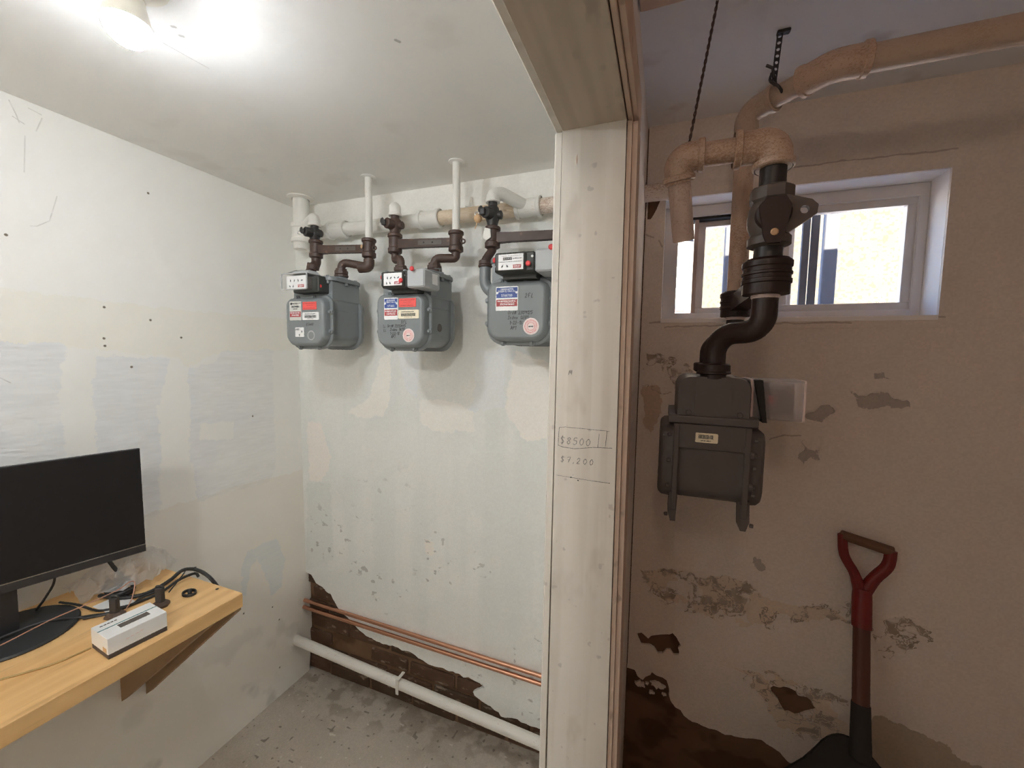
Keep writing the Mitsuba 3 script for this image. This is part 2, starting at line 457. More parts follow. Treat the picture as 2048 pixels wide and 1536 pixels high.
def floor_fn(p, n, uv):
    x, y = p.x, p.y
    c = mix((0.43, 0.385, 0.33), (0.50, 0.455, 0.40), fbm(x * 4, y * 4, 1.0, 4))
    c = mix(c, (0.36, 0.315, 0.265), smoothstep(0.60, 0.85, fbm(x * 9, y * 11, 3.0, 4)) * 0.4)
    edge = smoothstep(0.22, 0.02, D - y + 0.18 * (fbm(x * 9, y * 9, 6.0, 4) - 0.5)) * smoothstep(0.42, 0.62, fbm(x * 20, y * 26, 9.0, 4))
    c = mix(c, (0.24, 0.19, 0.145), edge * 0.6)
    sp = smoothstep(0.90, 0.94, noise(x * 62, y * 62, 4.0))
    c = mix(c, (0.17, 0.14, 0.115), sp * 0.7)
    sp2 = smoothstep(0.93, 0.96, noise(x * 60, y * 60, 14.0))
    c = mix(c, (0.66, 0.63, 0.58), sp2 * 0.6)
    return mi.Color3f(c) * (0.94 + 0.12 * noise(x * 260, y * 260))


def brick_fn(lo, hi):
    def f(p, n, uv):
        x, y, z = p.x, p.y, p.z
        c = mix(lo, hi, fbm(x * 22, y * 22, z * 26, 4))
        return mix(c, (0.34, 0.28, 0.22), smoothstep(0.60, 0.74, fbm(x * 30, y * 30, z * 60, 4)) * 0.6)
    return f


def mortar_fn(p, n, uv):
    x, z = p.x, p.z - H
    c = mix((0.125, 0.074, 0.045), (0.20, 0.125, 0.078), fbm(x * 14, z * 14, 1.0, 4))
    return mix(c, (0.08, 0.046, 0.028), smoothstep(0.55, 0.7, fbm(x * 8, z * 12, 5.0, 4)) * 0.7)


def trim_fn(p, n, uv):
    x, y, z = p.x, p.y, p.z
    g = fbm(x * 60, y * 60, z * 2.2, 3)
    c = mix((0.72, 0.69, 0.635), (0.66, 0.625, 0.565), smoothstep(0.35, 0.7, g))
    c = mix(c, (0.50, 0.455, 0.40), smoothstep(0.60, 0.78, fbm(x * 18, y * 18, z * 7, 4)) * 0.5)
    return mix(c, (0.40, 0.37, 0.34), smoothstep(0.72, 0.80, fbm(x * 70, y * 70, z * 50, 3)) * 0.5)


def soffit_fn(p, n, uv):
    x, y, z = p.x, p.y, p.z
    g = fbm(x * 70, y * 3.0, z * 70, 3)
    c = mix((0.52, 0.455, 0.385), (0.475, 0.415, 0.35), smoothstep(0.3, 0.7, g))
    return mix(c, (0.34, 0.30, 0.26), smoothstep(0.62, 0.75, fbm(x * 30, y * 14, 3.0, 4)) * 0.5)


def casing_fn(p, n, uv):
    x, y, z = p.x, p.y, p.z
    c = mix((0.66, 0.53, 0.45), (0.58, 0.45, 0.37), fbm(x * 60, y * 60, z * 4, 3))
    return mix(c, (0.36, 0.27, 0.22), smoothstep(0.66, 0.78, fbm(x * 60, y * 60, z * 30, 3)) * 0.7)


def pipe_fn(base, rust, lo, hi, f=1.0, amt=1.0):
    def g(p, n, uv):
        x, y, z = p.x * f, p.y * f, p.z * f
        m = smoothstep(lo, hi, fbm(x * 22, y * 22, z * 22, 4) * 0.45 + 0.30 * noise(x * 330, y * 330, z * 330) + 0.25 * noise(x * 700, y * 700, z * 700)) * amt
        c = mix(base, tuple(0.90 * q for q in base), fbm(x * 9, y * 9, z * 9))
        return mix(c, rust, m)
    return g


def iron_fn(p, n, uv):
    x, y, z = p.x, p.y, p.z
    c = mix((0.042, 0.024, 0.019), (0.075, 0.043, 0.033), fbm(x * 40, y * 40, z * 40, 4))
    return mix(c, (0.20, 0.115, 0.065), smoothstep(0.66, 0.78, fbm(x * 60, y * 60, z * 60, 3)) * 0.55)


def wood_fn(p, n, uv):
    x, y, z = p.x, p.y, p.z
    g = fbm(x * 55 + 2.0 * noise(y * 4, x * 6), y * 2.6, z * 55, 3)
    rings_ = 0.5 + 0.5 * dr.sin(x * 190 + 9 * noise(y * 3.0, x * 7.0, 1.0) + z * 110)
    c = mix((0.76, 0.485, 0.225), (0.66, 0.39, 0.16), smoothstep(0.25, 0.85, g * 0.88 + rings_ * 0.12) * 0.8)
    return mix(c, (0.42, 0.24, 0.10), smoothstep(0.70, 0.85, fbm(x * 70, y * 6, z * 70, 3)) * 0.3)


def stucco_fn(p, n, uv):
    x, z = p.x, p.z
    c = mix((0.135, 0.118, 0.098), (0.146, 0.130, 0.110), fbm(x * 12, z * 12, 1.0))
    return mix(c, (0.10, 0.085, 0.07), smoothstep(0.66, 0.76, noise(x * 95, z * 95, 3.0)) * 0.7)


def dif(key, refl):
    scene[key] = {'type': 'twosided', 'bsdf': {'type': 'diffuse', 'reflectance': refl if isinstance(refl, dict) else {'type': 'rgb', 'value': list(refl)}}}


def difbump(key, fn, bump, scale, eps=1e-3):
    scene[key] = {'type': 'twosided', 'bsdf': {'type': 'bumpmap', 'arbitrary': mikit.proc(bump, eps), 'scale': scale, 'bsdf': {'type': 'diffuse', 'reflectance': mikit.proc(fn)}}}


def prin(key, color, rough=0.5, metallic=0.0, spec=0.5, **more):
    scene[key] = {'type': 'twosided', 'bsdf': {'type': 'principled', 'base_color': color if isinstance(color, dict) else {'type': 'rgb', 'value': list(color)}, 'roughness': rough, 'metallic': metallic, 'specular': spec, **more}}


difbump('m_wall_left', wall_left_fn, wall_left_bump, 0.0035, 2e-3)
difbump('m_wall_back', wall_back_fn, wall_back_bump, 0.0045, 2e-3)
difbump('m_wall_right', wall_right_fn, wall_right_bump, 0.004, 2e-3)
dif('m_ceiling', mikit.proc(ceil_fn))
dif('m_ceiling_right', mikit.proc(ceil_right_fn))
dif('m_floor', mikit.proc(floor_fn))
dif('m_brick_a', mikit.proc(brick_fn((0.075, 0.042, 0.028), (0.13, 0.08, 0.055))))
dif('m_brick_b', mikit.proc(brick_fn((0.06, 0.038, 0.026), (0.10, 0.068, 0.048))))
dif('m_mortar', mikit.proc(mortar_fn))
dif('m_trim', mikit.proc(trim_fn))
dif('m_casing', mikit.proc(casing_fn))
dif('m_plain_wall', (0.70, 0.66, 0.61))
dif('m_white_wall', (0.85, 0.84, 0.81))
dif('m_soffit', mikit.proc(soffit_fn))
prin('m_pipe_white', mikit.proc(pipe_fn((0.76, 0.745, 0.70), (0.52, 0.43, 0.33), 0.62, 0.78, amt=0.8)), 0.5)
prin('m_pipe_tan', mikit.proc(pipe_fn((0.71, 0.595, 0.455), (0.52, 0.36, 0.23), 0.42, 0.75, amt=0.6)), 0.55)
prin('m_pipe_old', mikit.proc(pipe_fn((0.55, 0.42, 0.33), (0.36, 0.22, 0.14), 0.44, 0.70, amt=0.8)), 0.5)
prin('m_iron', mikit.proc(iron_fn), 0.5)
prin('m_iron_dark', (0.022, 0.0105, 0.008), 0.5)
prin('m_pipe_speck', mikit.proc(pipe_fn((0.74, 0.65, 0.57), (0.42, 0.28, 0.20), 0.48, 0.66, amt=0.75)), 0.5)
prin('m_pipe_run', mikit.proc(pipe_fn((0.50, 0.40, 0.32), (0.40, 0.29, 0.21), 0.42, 0.75, amt=0.6)), 0.5)
prin('m_pipe_stub', mikit.proc(pipe_fn((0.62, 0.50, 0.44), (0.40, 0.28, 0.21), 0.48, 0.70, amt=0.6)), 0.5)
prin('m_black_iron', (0.028, 0.026, 0.025), 0.42)
prin('m_valve_dark', (0.10, 0.085, 0.075), 0.5)
prin('m_brass', (0.55, 0.36, 0.20), 0.45)
prin('m_meter', (0.185, 0.205, 0.213), 0.38)
prin('m_meter_old', (0.095, 0.083, 0.079), 0.42)
prin('m_module', (0.40, 0.415, 0.425), 0.45)
prin('m_index_black', (0.03, 0.033, 0.03), 0.35)
prin('m_plate', (0.82, 0.82, 0.82), 0.4)
prin('m_cream_tag', (0.82, 0.75, 0.58), 0.5)
prin('m_gray_tag', (0.62, 0.62, 0.59), 0.5)
prin('m_blue_print', (0.035, 0.07, 0.27), 0.4)
prin('m_red_print', (0.33, 0.04, 0.045), 0.4)
prin('m_red_tag', (0.78, 0.10, 0.09), 0.45)
prin('m_seal', (0.60, 0.045, 0.05), 0.4)
prin('m_ink', (0.03, 0.03, 0.033), 0.6)
prin('m_pencil', (0.20, 0.19, 0.18), 0.7)
prin('m_pink_tag', (0.74, 0.62, 0.60), 0.5)
prin('m_steel', (0.55, 0.55, 0.54), 0.35, 1.0)
prin('m_copper', (0.62, 0.33, 0.22), 0.32, 1.0)
prin('m_wood', mikit.proc(wood_fn), 0.42, 0.0, 0.4)
prin('m_plywood', (0.30, 0.19, 0.10), 0.6)  # brown of the shadow shapes modelled under the shelf
prin('m_screen', (0.012, 0.012, 0.013), 0.22)
prin('m_black_plastic', (0.018, 0.018, 0.02), 0.45)
prin('m_base_plastic', (0.020, 0.022, 0.024), 0.55)
prin('m_cable', (0.016, 0.016, 0.017), 0.45)
prin('m_cord_tan', (0.36, 0.24, 0.09), 0.5)
prin('m_copper_wire', (0.60, 0.33, 0.24), 0.4, 0.6)
prin('m_carton', (0.76, 0.76, 0.75), 0.45)
prin('m_carton_dark', (0.05, 0.04, 0.04), 0.5)
prin('m_teal', (0.10, 0.20, 0.21), 0.4)
prin('m_clip_brown', (0.07, 0.045, 0.032), 0.55)
prin('m_clip_black', (0.03, 0.028, 0.028), 0.5)
prin('m_red_plastic', (0.15, 0.009, 0.007), 0.45)
prin('m_shaft_wood', (0.085, 0.03, 0.016), 0.5)
prin('m_grip_wood', (0.13, 0.065, 0.035), 0.5)
prin('m_vinyl', (0.66, 0.64, 0.63), 0.4)
prin('m_vinyl_tan', (0.46, 0.35, 0.31), 0.45)
dif('m_reveal', (0.88, 0.86, 0.84))
prin('m_gap', (0.02, 0.018, 0.016), 0.8)
prin('m_porcelain', (0.80, 0.77, 0.68), 0.3)
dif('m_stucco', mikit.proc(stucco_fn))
dif('m_bar', (0.13, 0.145, 0.18))
dif('m_facade', (0.80, 0.78, 0.70))
dif('m_far_brick', (0.62, 0.33, 0.28))
dif('m_paving', (0.66, 0.68, 0.72))
dif('m_far_window', (0.30, 0.32, 0.34))
scene['m_pane'] = {'type': 'thindielectric', 'int_ior': 1.5}
scene['m_clear'] = {'type': 'thindielectric', 'int_ior': 1.45}
scene['m_frost'] = {'type': 'principledthin', 'base_color': {'type': 'rgb', 'value': [0.9, 0.86, 0.85]}, 'roughness': 0.35, 'spec_trans': 0.6, 'diff_trans': 1.0, 'eta': 1.4}
scene['m_bag'] = {'type': 'principledthin', 'base_color': {'type': 'rgb', 'value': [0.85, 0.84, 0.83]}, 'roughness': 0.3, 'spec_trans': 0.55, 'diff_trans': 1.0, 'eta': 1.4}

# ------------------------------------------------------------------ the setting
def lwx(z):
    """the left wall leans a little outwards to the top"""
    return XL - 0.0148 * (z + H)


YN = -1.4        # near end of the rooms, behind the camera
XR = 1.27        # right wall, outside the frame


def wl(y, z, dx=0.0):
    return (lwx(z) + dx, y, z)


wl_poly = [(YN, ZF - 0.02), (D, ZF - 0.02), (D + 0.03, -1.2), (D + 0.03, ZC + 0.1), (YN, ZC + 0.1)]
m = shape_yz(wl_poly, -0.12, 0.0)
m.vertices = np.stack([m.vertices[:, 0] + lwx(m.vertices[:, 2]), m.vertices[:, 1], m.vertices[:, 2]], 1)
struct('wall_left', m, 'm_wall_left', 'white painted wall with pale blue skim patches behind the shelf')

# floor with a dark shrinkage gap along the left wall
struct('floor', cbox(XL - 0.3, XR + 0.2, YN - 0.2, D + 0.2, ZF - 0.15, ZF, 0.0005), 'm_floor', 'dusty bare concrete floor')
struct('ceiling_left' if False else 'ceiling', cbox(XL - 0.3, -0.14, YN - 0.2, D + 0.16, ZC, ZC + 0.12, 0.0005), 'm_ceiling', 'smooth light grey ceiling over the meters')
struct('ceiling', cbox(-0.15, XR + 0.2, YN - 0.2, D + 0.16, ZR, ZR + 0.12, 0.0005), 'm_ceiling_right', 'blue grey plaster ceiling with hanging pipe')
struct('trim_1', cbox(-0.075, XR + 0.1, YN, 0.855, ZR - 0.016, ZR + 0.01, 0.002), 'm_casing', 'ceiling board edge above the doorway')

# back wall of the meter room: plaster sheet with a broken lower edge over brick
edge = ragged(PLASTER, 0.0035, 0.014, 3)
poly = [(XL - 0.06, ZC + 0.05), (XL - 0.06, -0.985), *edge, (-0.30, -1.342), (-0.12, -1.35), (-0.12, ZC + 0.05)]
wall_back = struct('wall_back', shape_xz(sg.Polygon(poly).buffer(0), D, D + 0.012), 'm_wall_back', 'patched plaster wall behind the three grey meters')
part(wall_back, 'mortar_bed', cbox(XL - 0.1, -0.1, D + 0.024, D + 0.15, ZF - 0.02, ZC + 0.1, 0.001), 'm_mortar', 'brown mortar under the broken plaster')
rng = np.random.default_rng(11)
course = 0.0
row = 0
zz = ZF + 0.004
while zz < -0.97:
    bx = XL - 0.09 + (row % 2) * 0.105 + rng.uniform(-0.01, 0.01)
    while bx < -0.2:
        L_ = 0.2 + rng.uniform(-0.012, 0.01)
        top = np.interp((bx + L_ / 2), [q[0] for q in PLASTER[:24]], [q[1] for q in PLASTER[:24]])
        top = max(top, np.interp(bx, [q[0] for q in PLASTER[:24]], [q[1] for q in PLASTER[:24]]))
        if zz < top + 0.03 and not (row == 2 and -1.30 < bx + 0.1 < -1.15):
            pr = rng.uniform(0.0, 0.006)
            b = cbox(bx, bx + L_, D + 0.0135 + pr, D + 0.08, zz, zz + 0.056 + rng.uniform(-0.004, 0.002), 0.005)
            b.vertices += (meshkit.noise(b.vertices * 40, 5)[:, None] - 0.5) * [0.004, 0.003, 0.004]
            part(wall_back, 'brick', b, 'm_brick_a' if rng.random() < 0.6 else 'm_brick_b', smooth=False)
        bx += L_ + 0.013
    zz += 0.068
    row += 1

# back wall of the window room
WX0, WX1, WZ0, WZ1 = -0.02, 0.617, 0.113, 0.4615
outer = [(-0.0748, ZR + 0.05), (-0.0748, -1.0), *ragged(BROWN, 0.004, 0.013, 5), (0.47, -1.2), (0.62, -1.235), (0.9, -1.27), (XR + 0.03, -1.25), (XR + 0.03, ZR + 0.05)]
g = sg.Polygon(outer).buffer(0)
for k, q in enumerate((Q1, Q2)):
    g = g.difference(sg.Polygon(ragged(q, 0.0028, 0.011, 20 + k, True)).buffer(0))
# islands of paint left standing in the bare patch, and its frayed rim
rng = np.random.default_rng(4)
isl = []
for cx, cz, r in ((0.020, -1.047, 0.020), (-0.032, -1.060, 0.016), (0.002, -1.078, 0.010), (-0.012, -1.052, 0.006), (0.040, -1.072, 0.006)):
    isl.append(sg.Polygon([(cx + r * rng.uniform(0.25, 1.3) * math.cos(t), cz + r * 0.6 * rng.uniform(0.25, 1.3) * math.sin(t)) for t in np.linspace(0, 2 * math.pi, 19)[:-1]]).buffer(0))
g = g.difference(sg.Polygon(Q8).buffer(0)).difference(sg.box(WX0, WZ0, WX1, WZ1))
g = so.unary_union([g] + isl)
m = cat(*[shape_xz(q, D, D + 0.008) for q in getattr(g, 'geoms', [g])])
wall_right_back = struct('wall_back', m, 'm_wall_right', 'dim flaking painted wall with the small window')
m = cat(*[shape_xz(q, D + 0.0085, D + 0.16) for q in [sg.Polygon([(-0.12, ZF - 0.02), (XR + 0.05, ZF - 0.02), (XR + 0.05, ZR + 0.1), (-0.12, ZR + 0.1)]).difference(sg.box(WX0 - 0.012, WZ0 - 0.012, WX1 + 0.012, WZ1 + 0.012))]])
part(wall_right_back, 'base_coat', m, 'm_mortar', 'bare brown base coat where the paint has fallen off')
frame_band = sg.box(WX0 - 0.06, WZ0 - 0.03, WX1 + 0.025, WZ1 + 0.045).difference(sg.box(WX0, WZ0, WX1, WZ1))
frame_band = frame_band.difference(sg.box(-0.2, -1, 0.0, WZ1 + 0.2))
part(wall_right_back, 'window_surround', shape_xz(frame_band, D - 0.003, D + 0.004), 'm_wall_right')

struct('wall_right', cbox(XR, XR + 0.1, YN - 0.1, D + 0.1, ZF - 0.02, ZR + 0.05, 0.001), 'm_plain_wall')
struct('wall_front', cbox(XL - 0.2, XR + 0.1, YN - 0.1, YN, ZF - 0.02, ZR + 0.05, 0.001), 'm_plain_wall')
# partition: stub by the back wall, wall over the doorway, wall behind the camera
PX0, PX1 = -0.195, -0.0775
struct('wall_partition', cat(cbox(PX0, PX1, YJ + 0.012, D + 0.02, ZF - 0.01, ZR + 0.05, 0.0005),
                             cbox(PX0, PX1, YN, YJ + 0.012, 0.425, ZR + 0.05, 0.0005),
                             cbox(PX0, PX1, YN, -0.02, ZF - 0.01, 0.425, 0.0005)), 'm_wall_right', 'rough plastered partition beside the doorway')

struct('wall_partition', cat(cbox(PX0 - 0.004, PX0, YJ + 0.07, D + 0.02, ZF - 0.01, ZC + 0.05, 0.0005), cbox(PX0 - 0.004, PX0, YN, YJ + 0.07, 0.48, ZC + 0.05, 0.0005), cbox(PX0 - 0.004, PX0, YN, -0.02, ZF - 0.01, 0.48, 0.0005)), 'm_white_wall', 'white face of the partition in the meter room')
struct('wall_front', cbox(XL - 0.1, PX0, YN, YN + 0.02, ZF - 0.01, ZC + 0.03, 0.0005), 'm_white_wall', 'white near wall of the meter room')

# door opening
door = struct('door_1', None, None, 'cased doorway opening with pencil notes on its jamb')


def lean(poly_top, poly_bot):
    return hull([*poly_top, *poly_bot])


jt, jb = (-0.1952, -0.0813), (-0.1934, -0.0717)     # the jamb board widens a little to the floor
y0, y1 = YJ, YJ + 0.02
jamb = hull([(jt[0], y0, 0.41), (jt[1], y0, 0.41), (jb[1], y0, ZF), (jb[0], y0, ZF), (jt[0], y1, 0.41), (jt[1], y1, 0.41), (jb[1], y1, ZF), (jb[0], y1, ZF)])
jk = part(door, 'jamb_board', jamb, 'm_trim', 'painted jamb board with pencil figures', smooth=False)
part(door, 'jamb_board', cbox(PX0, -0.0813, -0.02, 0.0, ZF, 0.41, 0.001), 'm_trim')
part(door, 'head_board', cbox(PX0 - 0.0003, -0.0813, -0.05, YJ + 0.0196, 0.41, 0.4256, 0.0008), 'm_soffit')
part(door, 'casing', hull([(x, y, z) for z, o in ((0.4095, 0.0), (ZF, -0.0025)) for x, y in ((-0.2105 + o, YJ + 0.006), (-0.2075 + o, YJ + 0.0025), (-0.1965 + o, YJ + 0.0025), (-0.1965 + o, YJ + 0.075), (-0.2105 + o, YJ + 0.075))]), 'm_trim', smooth=False)
part(door, 'casing', hull([(x, y, z) for y in (-0.11, YJ + 0.0735) for x, z in ((-0.2105, 0.4165), (-0.2075, 0.413), (-0.1965, 0.413), (-0.1965, 0.485), (-0.2105, 0.485))]), 'm_trim', smooth=False)
for dx, yy, wd in ((0.0, 0.004, 0.008), (0.0085, 0.009, 0.009)):
    part(door, 'casing', hull([(x + o, y, z) for z, o in ((0.409, 0.0), (ZF, 0.0095)) for x in (-0.0800 + dx, -0.0800 + dx + wd) for y in (YJ + yy, YJ + 0.07)]), 'm_casing', smooth=False)
    part(door, 'casing', cbox(-0.0800 + dx, -0.0800 + dx + wd, -0.11, YJ + 0.068, 0.4135 + (yy - 0.004), 0.48, 0.001), 'm_casing')

# pencil writing on the jamb
FONT = {
    '0': [[(.3, 1), (.08, .75), (.05, .35), (.25, 0), (.5, .2), (.55, .65), (.3, 1)]], '1': [[(.1, .75), (.3, 1), (.3, 0)]],
    '2': [[(.05, .75), (.25, 1), (.5, .8), (.4, .5), (.05, 0), (.55, .02)]], '3': [[(.05, .9), (.35, 1), (.5, .78), (.2, .55), (.52, .3), (.3, 0), (.05, .1)]],
    '4': [[(.4, 0), (.42, 1), (.05, .35), (.6, .38)]], '5': [[(.55, 1), (.15, .98), (.1, .6), (.45, .58), (.52, .25), (.3, 0), (.05, .08)]],
    '7': [[(.05, .95), (.55, 1), (.25, 0)], [(.15, .5), (.48, .5)]], '8': [[(.3, .52), (.1, .75), (.3, 1), (.5, .78), (.3, .52), (.08, .25), (.3, 0), (.52, .25), (.3, .52)]],
    '9': [[(.5, .75), (.3, 1), (.08, .75), (.3, .55), (.5, .75), (.45, 0)]], '$': [[(.52, .85), (.25, 1), (.05, .75), (.5, .35), (.3, .02), (.03, .15)], [(.22, 1.15), (.3, -.15)]],
    ',': [[(.12, .1), (.05, -.15)]], '|': [[(.2, 1.25), (.16, -.25)]], 'M': [[(.0, 0), (.15, 1), (.35, .35), (.6, 1), (.62, .05)]],
    '#': [[(.15, 0), (.25, 1)], [(.38, 0), (.48, 1)], [(.02, .35), (.6, .38)], [(.05, .68), (.62, .7)]], 'O': [[(.3, 1), (.05, .6), (.2, 0), (.55, .3), (.5, .9), (.3, 1)]],
    'r': [[(.1, .6), (.12, 0)], [(.1, .4), (.3, .62), (.45, .55)]], 'd': [[(.45, .5), (.2, .6), (.08, .25), (.25, 0), (.45, .2)], [(.47, 1), (.45, 0)]],
    'I': [[(.1, 1), (.5, 1)], [(.3, 1), (.28, 0)], [(.05, 0), (.5, 0)]], 'n': [[(.08, .6), (.08, 0)], [(.08, .45), (.3, .6), (.42, 0)]], 'e': [[(.08, .3), (.45, .35), (.3, .6), (.08, .3), (.25, 0), (.48, .1)]],
    'x': [[(.05, .6), (.45, 0)], [(.45, .6), (.05, 0)]], 'F': [[(.1, 0), (.1, 1), (.55, 1)], [(.1, .55), (.42, .55)]], 'L': [[(.15, 1), (.1, 0), (.5, .02)]], '-': [[(.08, .42), (.48, .45)]],
    'A': [[(.0, 0), (.3, 1), (.5, 0)], [(.1, .4), (.45, .4)]], 'P': [[(.1, 0), (.12, 1), (.5, .8), (.12, .5)]], ' ': []}


def ribbon(pl, w):
    """flat strokes in the xz plane, facing -y"""
    ms = []
    for (x0, z0), (x1, z1) in zip(pl[:-1], pl[1:]):
        d = np.array([x1 - x0, z1 - z0])
        l = np.linalg.norm(d)
        if l < 1e-6:
            continue
        d = d / l
        nrm = np.array([-d[1], d[0]]) * w / 2
        e = d * w * 0.35
        q = [np.array([x0, z0]) - e - nrm, np.array([x1, z1]) + e - nrm, np.array([x1, z1]) + e + nrm, np.array([x0, z0]) - e + nrm]
        ms.append(quadmesh(*[(a[0], 0.0, a[1]) for a in q]))
    return cat(*ms)


def hand(text, x, z, h, w, slant=0.12, adv=0.72, drop=0.0):
    ms, cx = [], x
    for i, ch in enumerate(text):
        for pl in FONT[ch]:
            if len(pl) > 2:
                pl = [(q[0], q[1]) for q in curve([(a, b, 0) for a, b in pl], 3)]
            ms.append(ribbon([(cx + (a + slant * b) * h, z + b * h + drop * (cx - x)) for a, b in pl], w))
        cx += h * (adv if ch not in ',|1' else adv * 0.6)
    return cat(*ms)


yj = YJ - 0.0006
for m in (hand('M', -0.171, -0.037, 0.0085, 0.0011), hand('$8500', -0.184, -0.170, 0.013, 0.0010, adv=0.95), hand('$7,200', -0.182, -0.206, 0.0105, 0.0010, adv=1.15),
          ribbon([(-0.188, -0.174), (-0.1865, -0.1395), (-0.175, -0.1375), (-0.092, -0.139)], 0.0008), ribbon([(-0.188, -0.174), (-0.178, -0.177), (-0.155, -0.178), (-0.12, -0.172), (-0.086, -0.170)], 0.0010),
          ribbon([(-0.110, -0.146), (-0.112, -0.172)], 0.0009), ribbon([(-0.096, -0.139), (-0.098, -0.168)], 0.0009), ribbon([(-0.190, -0.2335), (-0.14, -0.2355), (-0.088, -0.2365)], 0.0008)):
    part(jk, 'pencil_mark', xf(m, at=(0, yj, 0)), 'm_pencil', smooth=False)
for q in ((-0.161, -0.2345), (-0.147, -0.2385)):
    part(jk, 'pencil_mark', xf(drum((0, 0, 0), (0, -1, 0), 0.0013, 0.0004, 0.0001, 10), at=(q[0], YJ - 0.0003, q[1])), 'm_ink')
nick = hull([(-0.169, yj + .0003, 0.357), (-0.1665, yj + .0003, 0.366), (-0.1655, yj + .0003, 0.349), (-0.167, yj + .0003, 0.345), (-0.1668, yj - .0006, 0.356)])
part(jk, 'nick', nick, 'm_casing', 'splintered nick in the paint')

# ------------------------------------------------------------------ window
YW = 1.375
win = struct('window_1', None, None, 'small white sliding basement window with frosted panes')
for nm, m in (('reveal', cbox(WX0 + 0.0, WX1, D + 0.004, YW + 0.06, WZ1 - 0.0005, WZ1 + 0.012, 0.0003)), ('reveal', cbox(WX1 - 0.0005, WX1 + 0.012, D + 0.004, YW + 0.06, WZ0, WZ1, 0.0003)),
              ('reveal', cbox(WX0 - 0.012, WX0 + 0.0005, D + 0.004, YW + 0.06, WZ0, WZ1, 0.0003)), ('sill', cbox(WX0, WX1, D - 0.004, YW + 0.06, WZ0 - 0.012, WZ0 + 0.0008, 0.0008))):
    part(win, nm, m, 'm_reveal')
FX0, FX1, FZ0, FZ1 = WX0, WX1, WZ0, WZ1
ring4 = lambda x0, x1, z0, z1, w, ya, yb: [cbox(x0, x1, ya, yb, z1 - w, z1, 0.0015), cbox(x0, x1, ya, yb, z0, z0 + w, 0.0015), cbox(x0, x0 + w, ya, yb, z0 + w * 0.98, z1 - w * 0.98, 0.0015), cbox(x1 - w, x1, ya, yb, z0 + w * 0.98, z1 - w * 0.98, 0.0015)]
fr = [cbox(FX0, FX1, YW, YW + 0.07, FZ1 - 0.034, FZ1, 0.002), cbox(FX0, FX1, YW, YW + 0.07, FZ0, FZ0 + 0.024, 0.002), cbox(FX0, FX0 + 0.04, YW, YW + 0.07, FZ0, FZ1, 0.002), cbox(FX1 - 0.022, FX1, YW, YW + 0.07, FZ0, FZ1, 0.002)]
for m in fr:
    part(win, 'frame', m, 'm_vinyl')
part(win, 'track', cbox(FX0 + 0.04, 0.33, YW + 0.006, YW + 0.05, FZ1 - 0.041, FZ1 - 0.034, 0.0005), 'm_gap')
s1 = part(win, 'sash', cat(*ring4(0.297, 0.597, FZ0 + 0.022, FZ1 - 0.032, 0.021, YW + 0.008, YW + 0.03)), 'm_vinyl')
part(s1, 'pane', quadmesh((0.315, YW + 0.02, FZ0 + 0.04), (0.58, YW + 0.02, FZ0 + 0.04), (0.58, YW + 0.02, FZ1 - 0.05), (0.315, YW + 0.02, FZ1 - 0.05)), 'm_pane', smooth=False)
s2 = part(win, 'sash', cat(*ring4(0.078, 0.335, FZ0 + 0.022, FZ1 - 0.036, 0.021, YW + 0.036, YW + 0.058)), 'm_vinyl')
part(s2, 'pane', quadmesh((0.095, YW + 0.047, FZ0 + 0.04), (0.32, YW + 0.047, FZ0 + 0.04), (0.32, YW + 0.047, FZ1 - 0.052), (0.095, YW + 0.047, FZ1 - 0.052)), 'm_pane', smooth=False)
part(win, 'side_track', cbox(0.066, 0.0775, YW + 0.008, YW + 0.058, FZ0 + 0.02, FZ1 - 0.034, 0.001), 'm_vinyl_tan')
part(win, 'storm_stile', cbox(0.361, 0.379, YW + 0.062, YW + 0.075, FZ0, FZ1, 0.001), 'm_bar')
part(win, 'storm_stile', cbox(0.384, 0.402, YW + 0.062, YW + 0.075, FZ0, FZ1, 0.001), 'm_bar')

# ------------------------------------------------------------------ outside
for x, w_ in ((0.208, 0.011), (0.541, 0.022)):
    solo('window_bar', cbox(x - w_, x + w_, 1.80, 1.825, -0.02, 0.95, 0.003), 'm_bar', 'blue grey upright bar outside the %s pane' % ('left' if x < 0.4 else 'right'), 'bar')
pav = struct('ground_outside', cbox(-6, 6, D + 0.165, 14, -0.2, -0.02, 0.001), 'm_paving')
nb = thing('neighbour_house', 'cream stucco house wall close outside the window', 'building')
part(nb, 'wall', cbox(0.16, 4.5, 2.6, 2.9, -0.05, 4.2, 0.01), 'm_stucco')
part(nb, 'plinth', cbox(0.15, 4.5, 2.58, 2.9, -0.05, 0.08, 0.01), 'm_paving')
ap = thing('apartment_house', 'pale distant apartment house seen through the open gap of the window', 'building')
part(ap, 'wall', cbox(-3, 3.2, 9.0, 9.6, -0.05, 7.0, 0.01), 'm_facade')
for wx in (-0.2, 0.45, 1.1):
    for wz in (0.9, 2.05):
        part(ap, 'window', cbox(wx, wx + 0.3, 8.96, 9.02, wz, wz + 0.42, 0.005), 'm_far_window')
gw = thing('garden_wall', 'low red brick garden wall far outside the window gap', 'wall')
part(gw, 'core', cbox(-2, 2, 6.06, 6.3, -0.05, 0.75, 0.004), 'm_facade')
for r_ in range(8):
    for c_ in range(8):
        x = -0.35 + c_ * 0.23 + (r_ % 2) * 0.115
        part(gw, 'brick', cbox(x, x + 0.215, 6.04, 6.1, 0.0 + r_ * 0.09, 0.08 + r_ * 0.09, 0.004), 'm_far_brick', smooth=False)
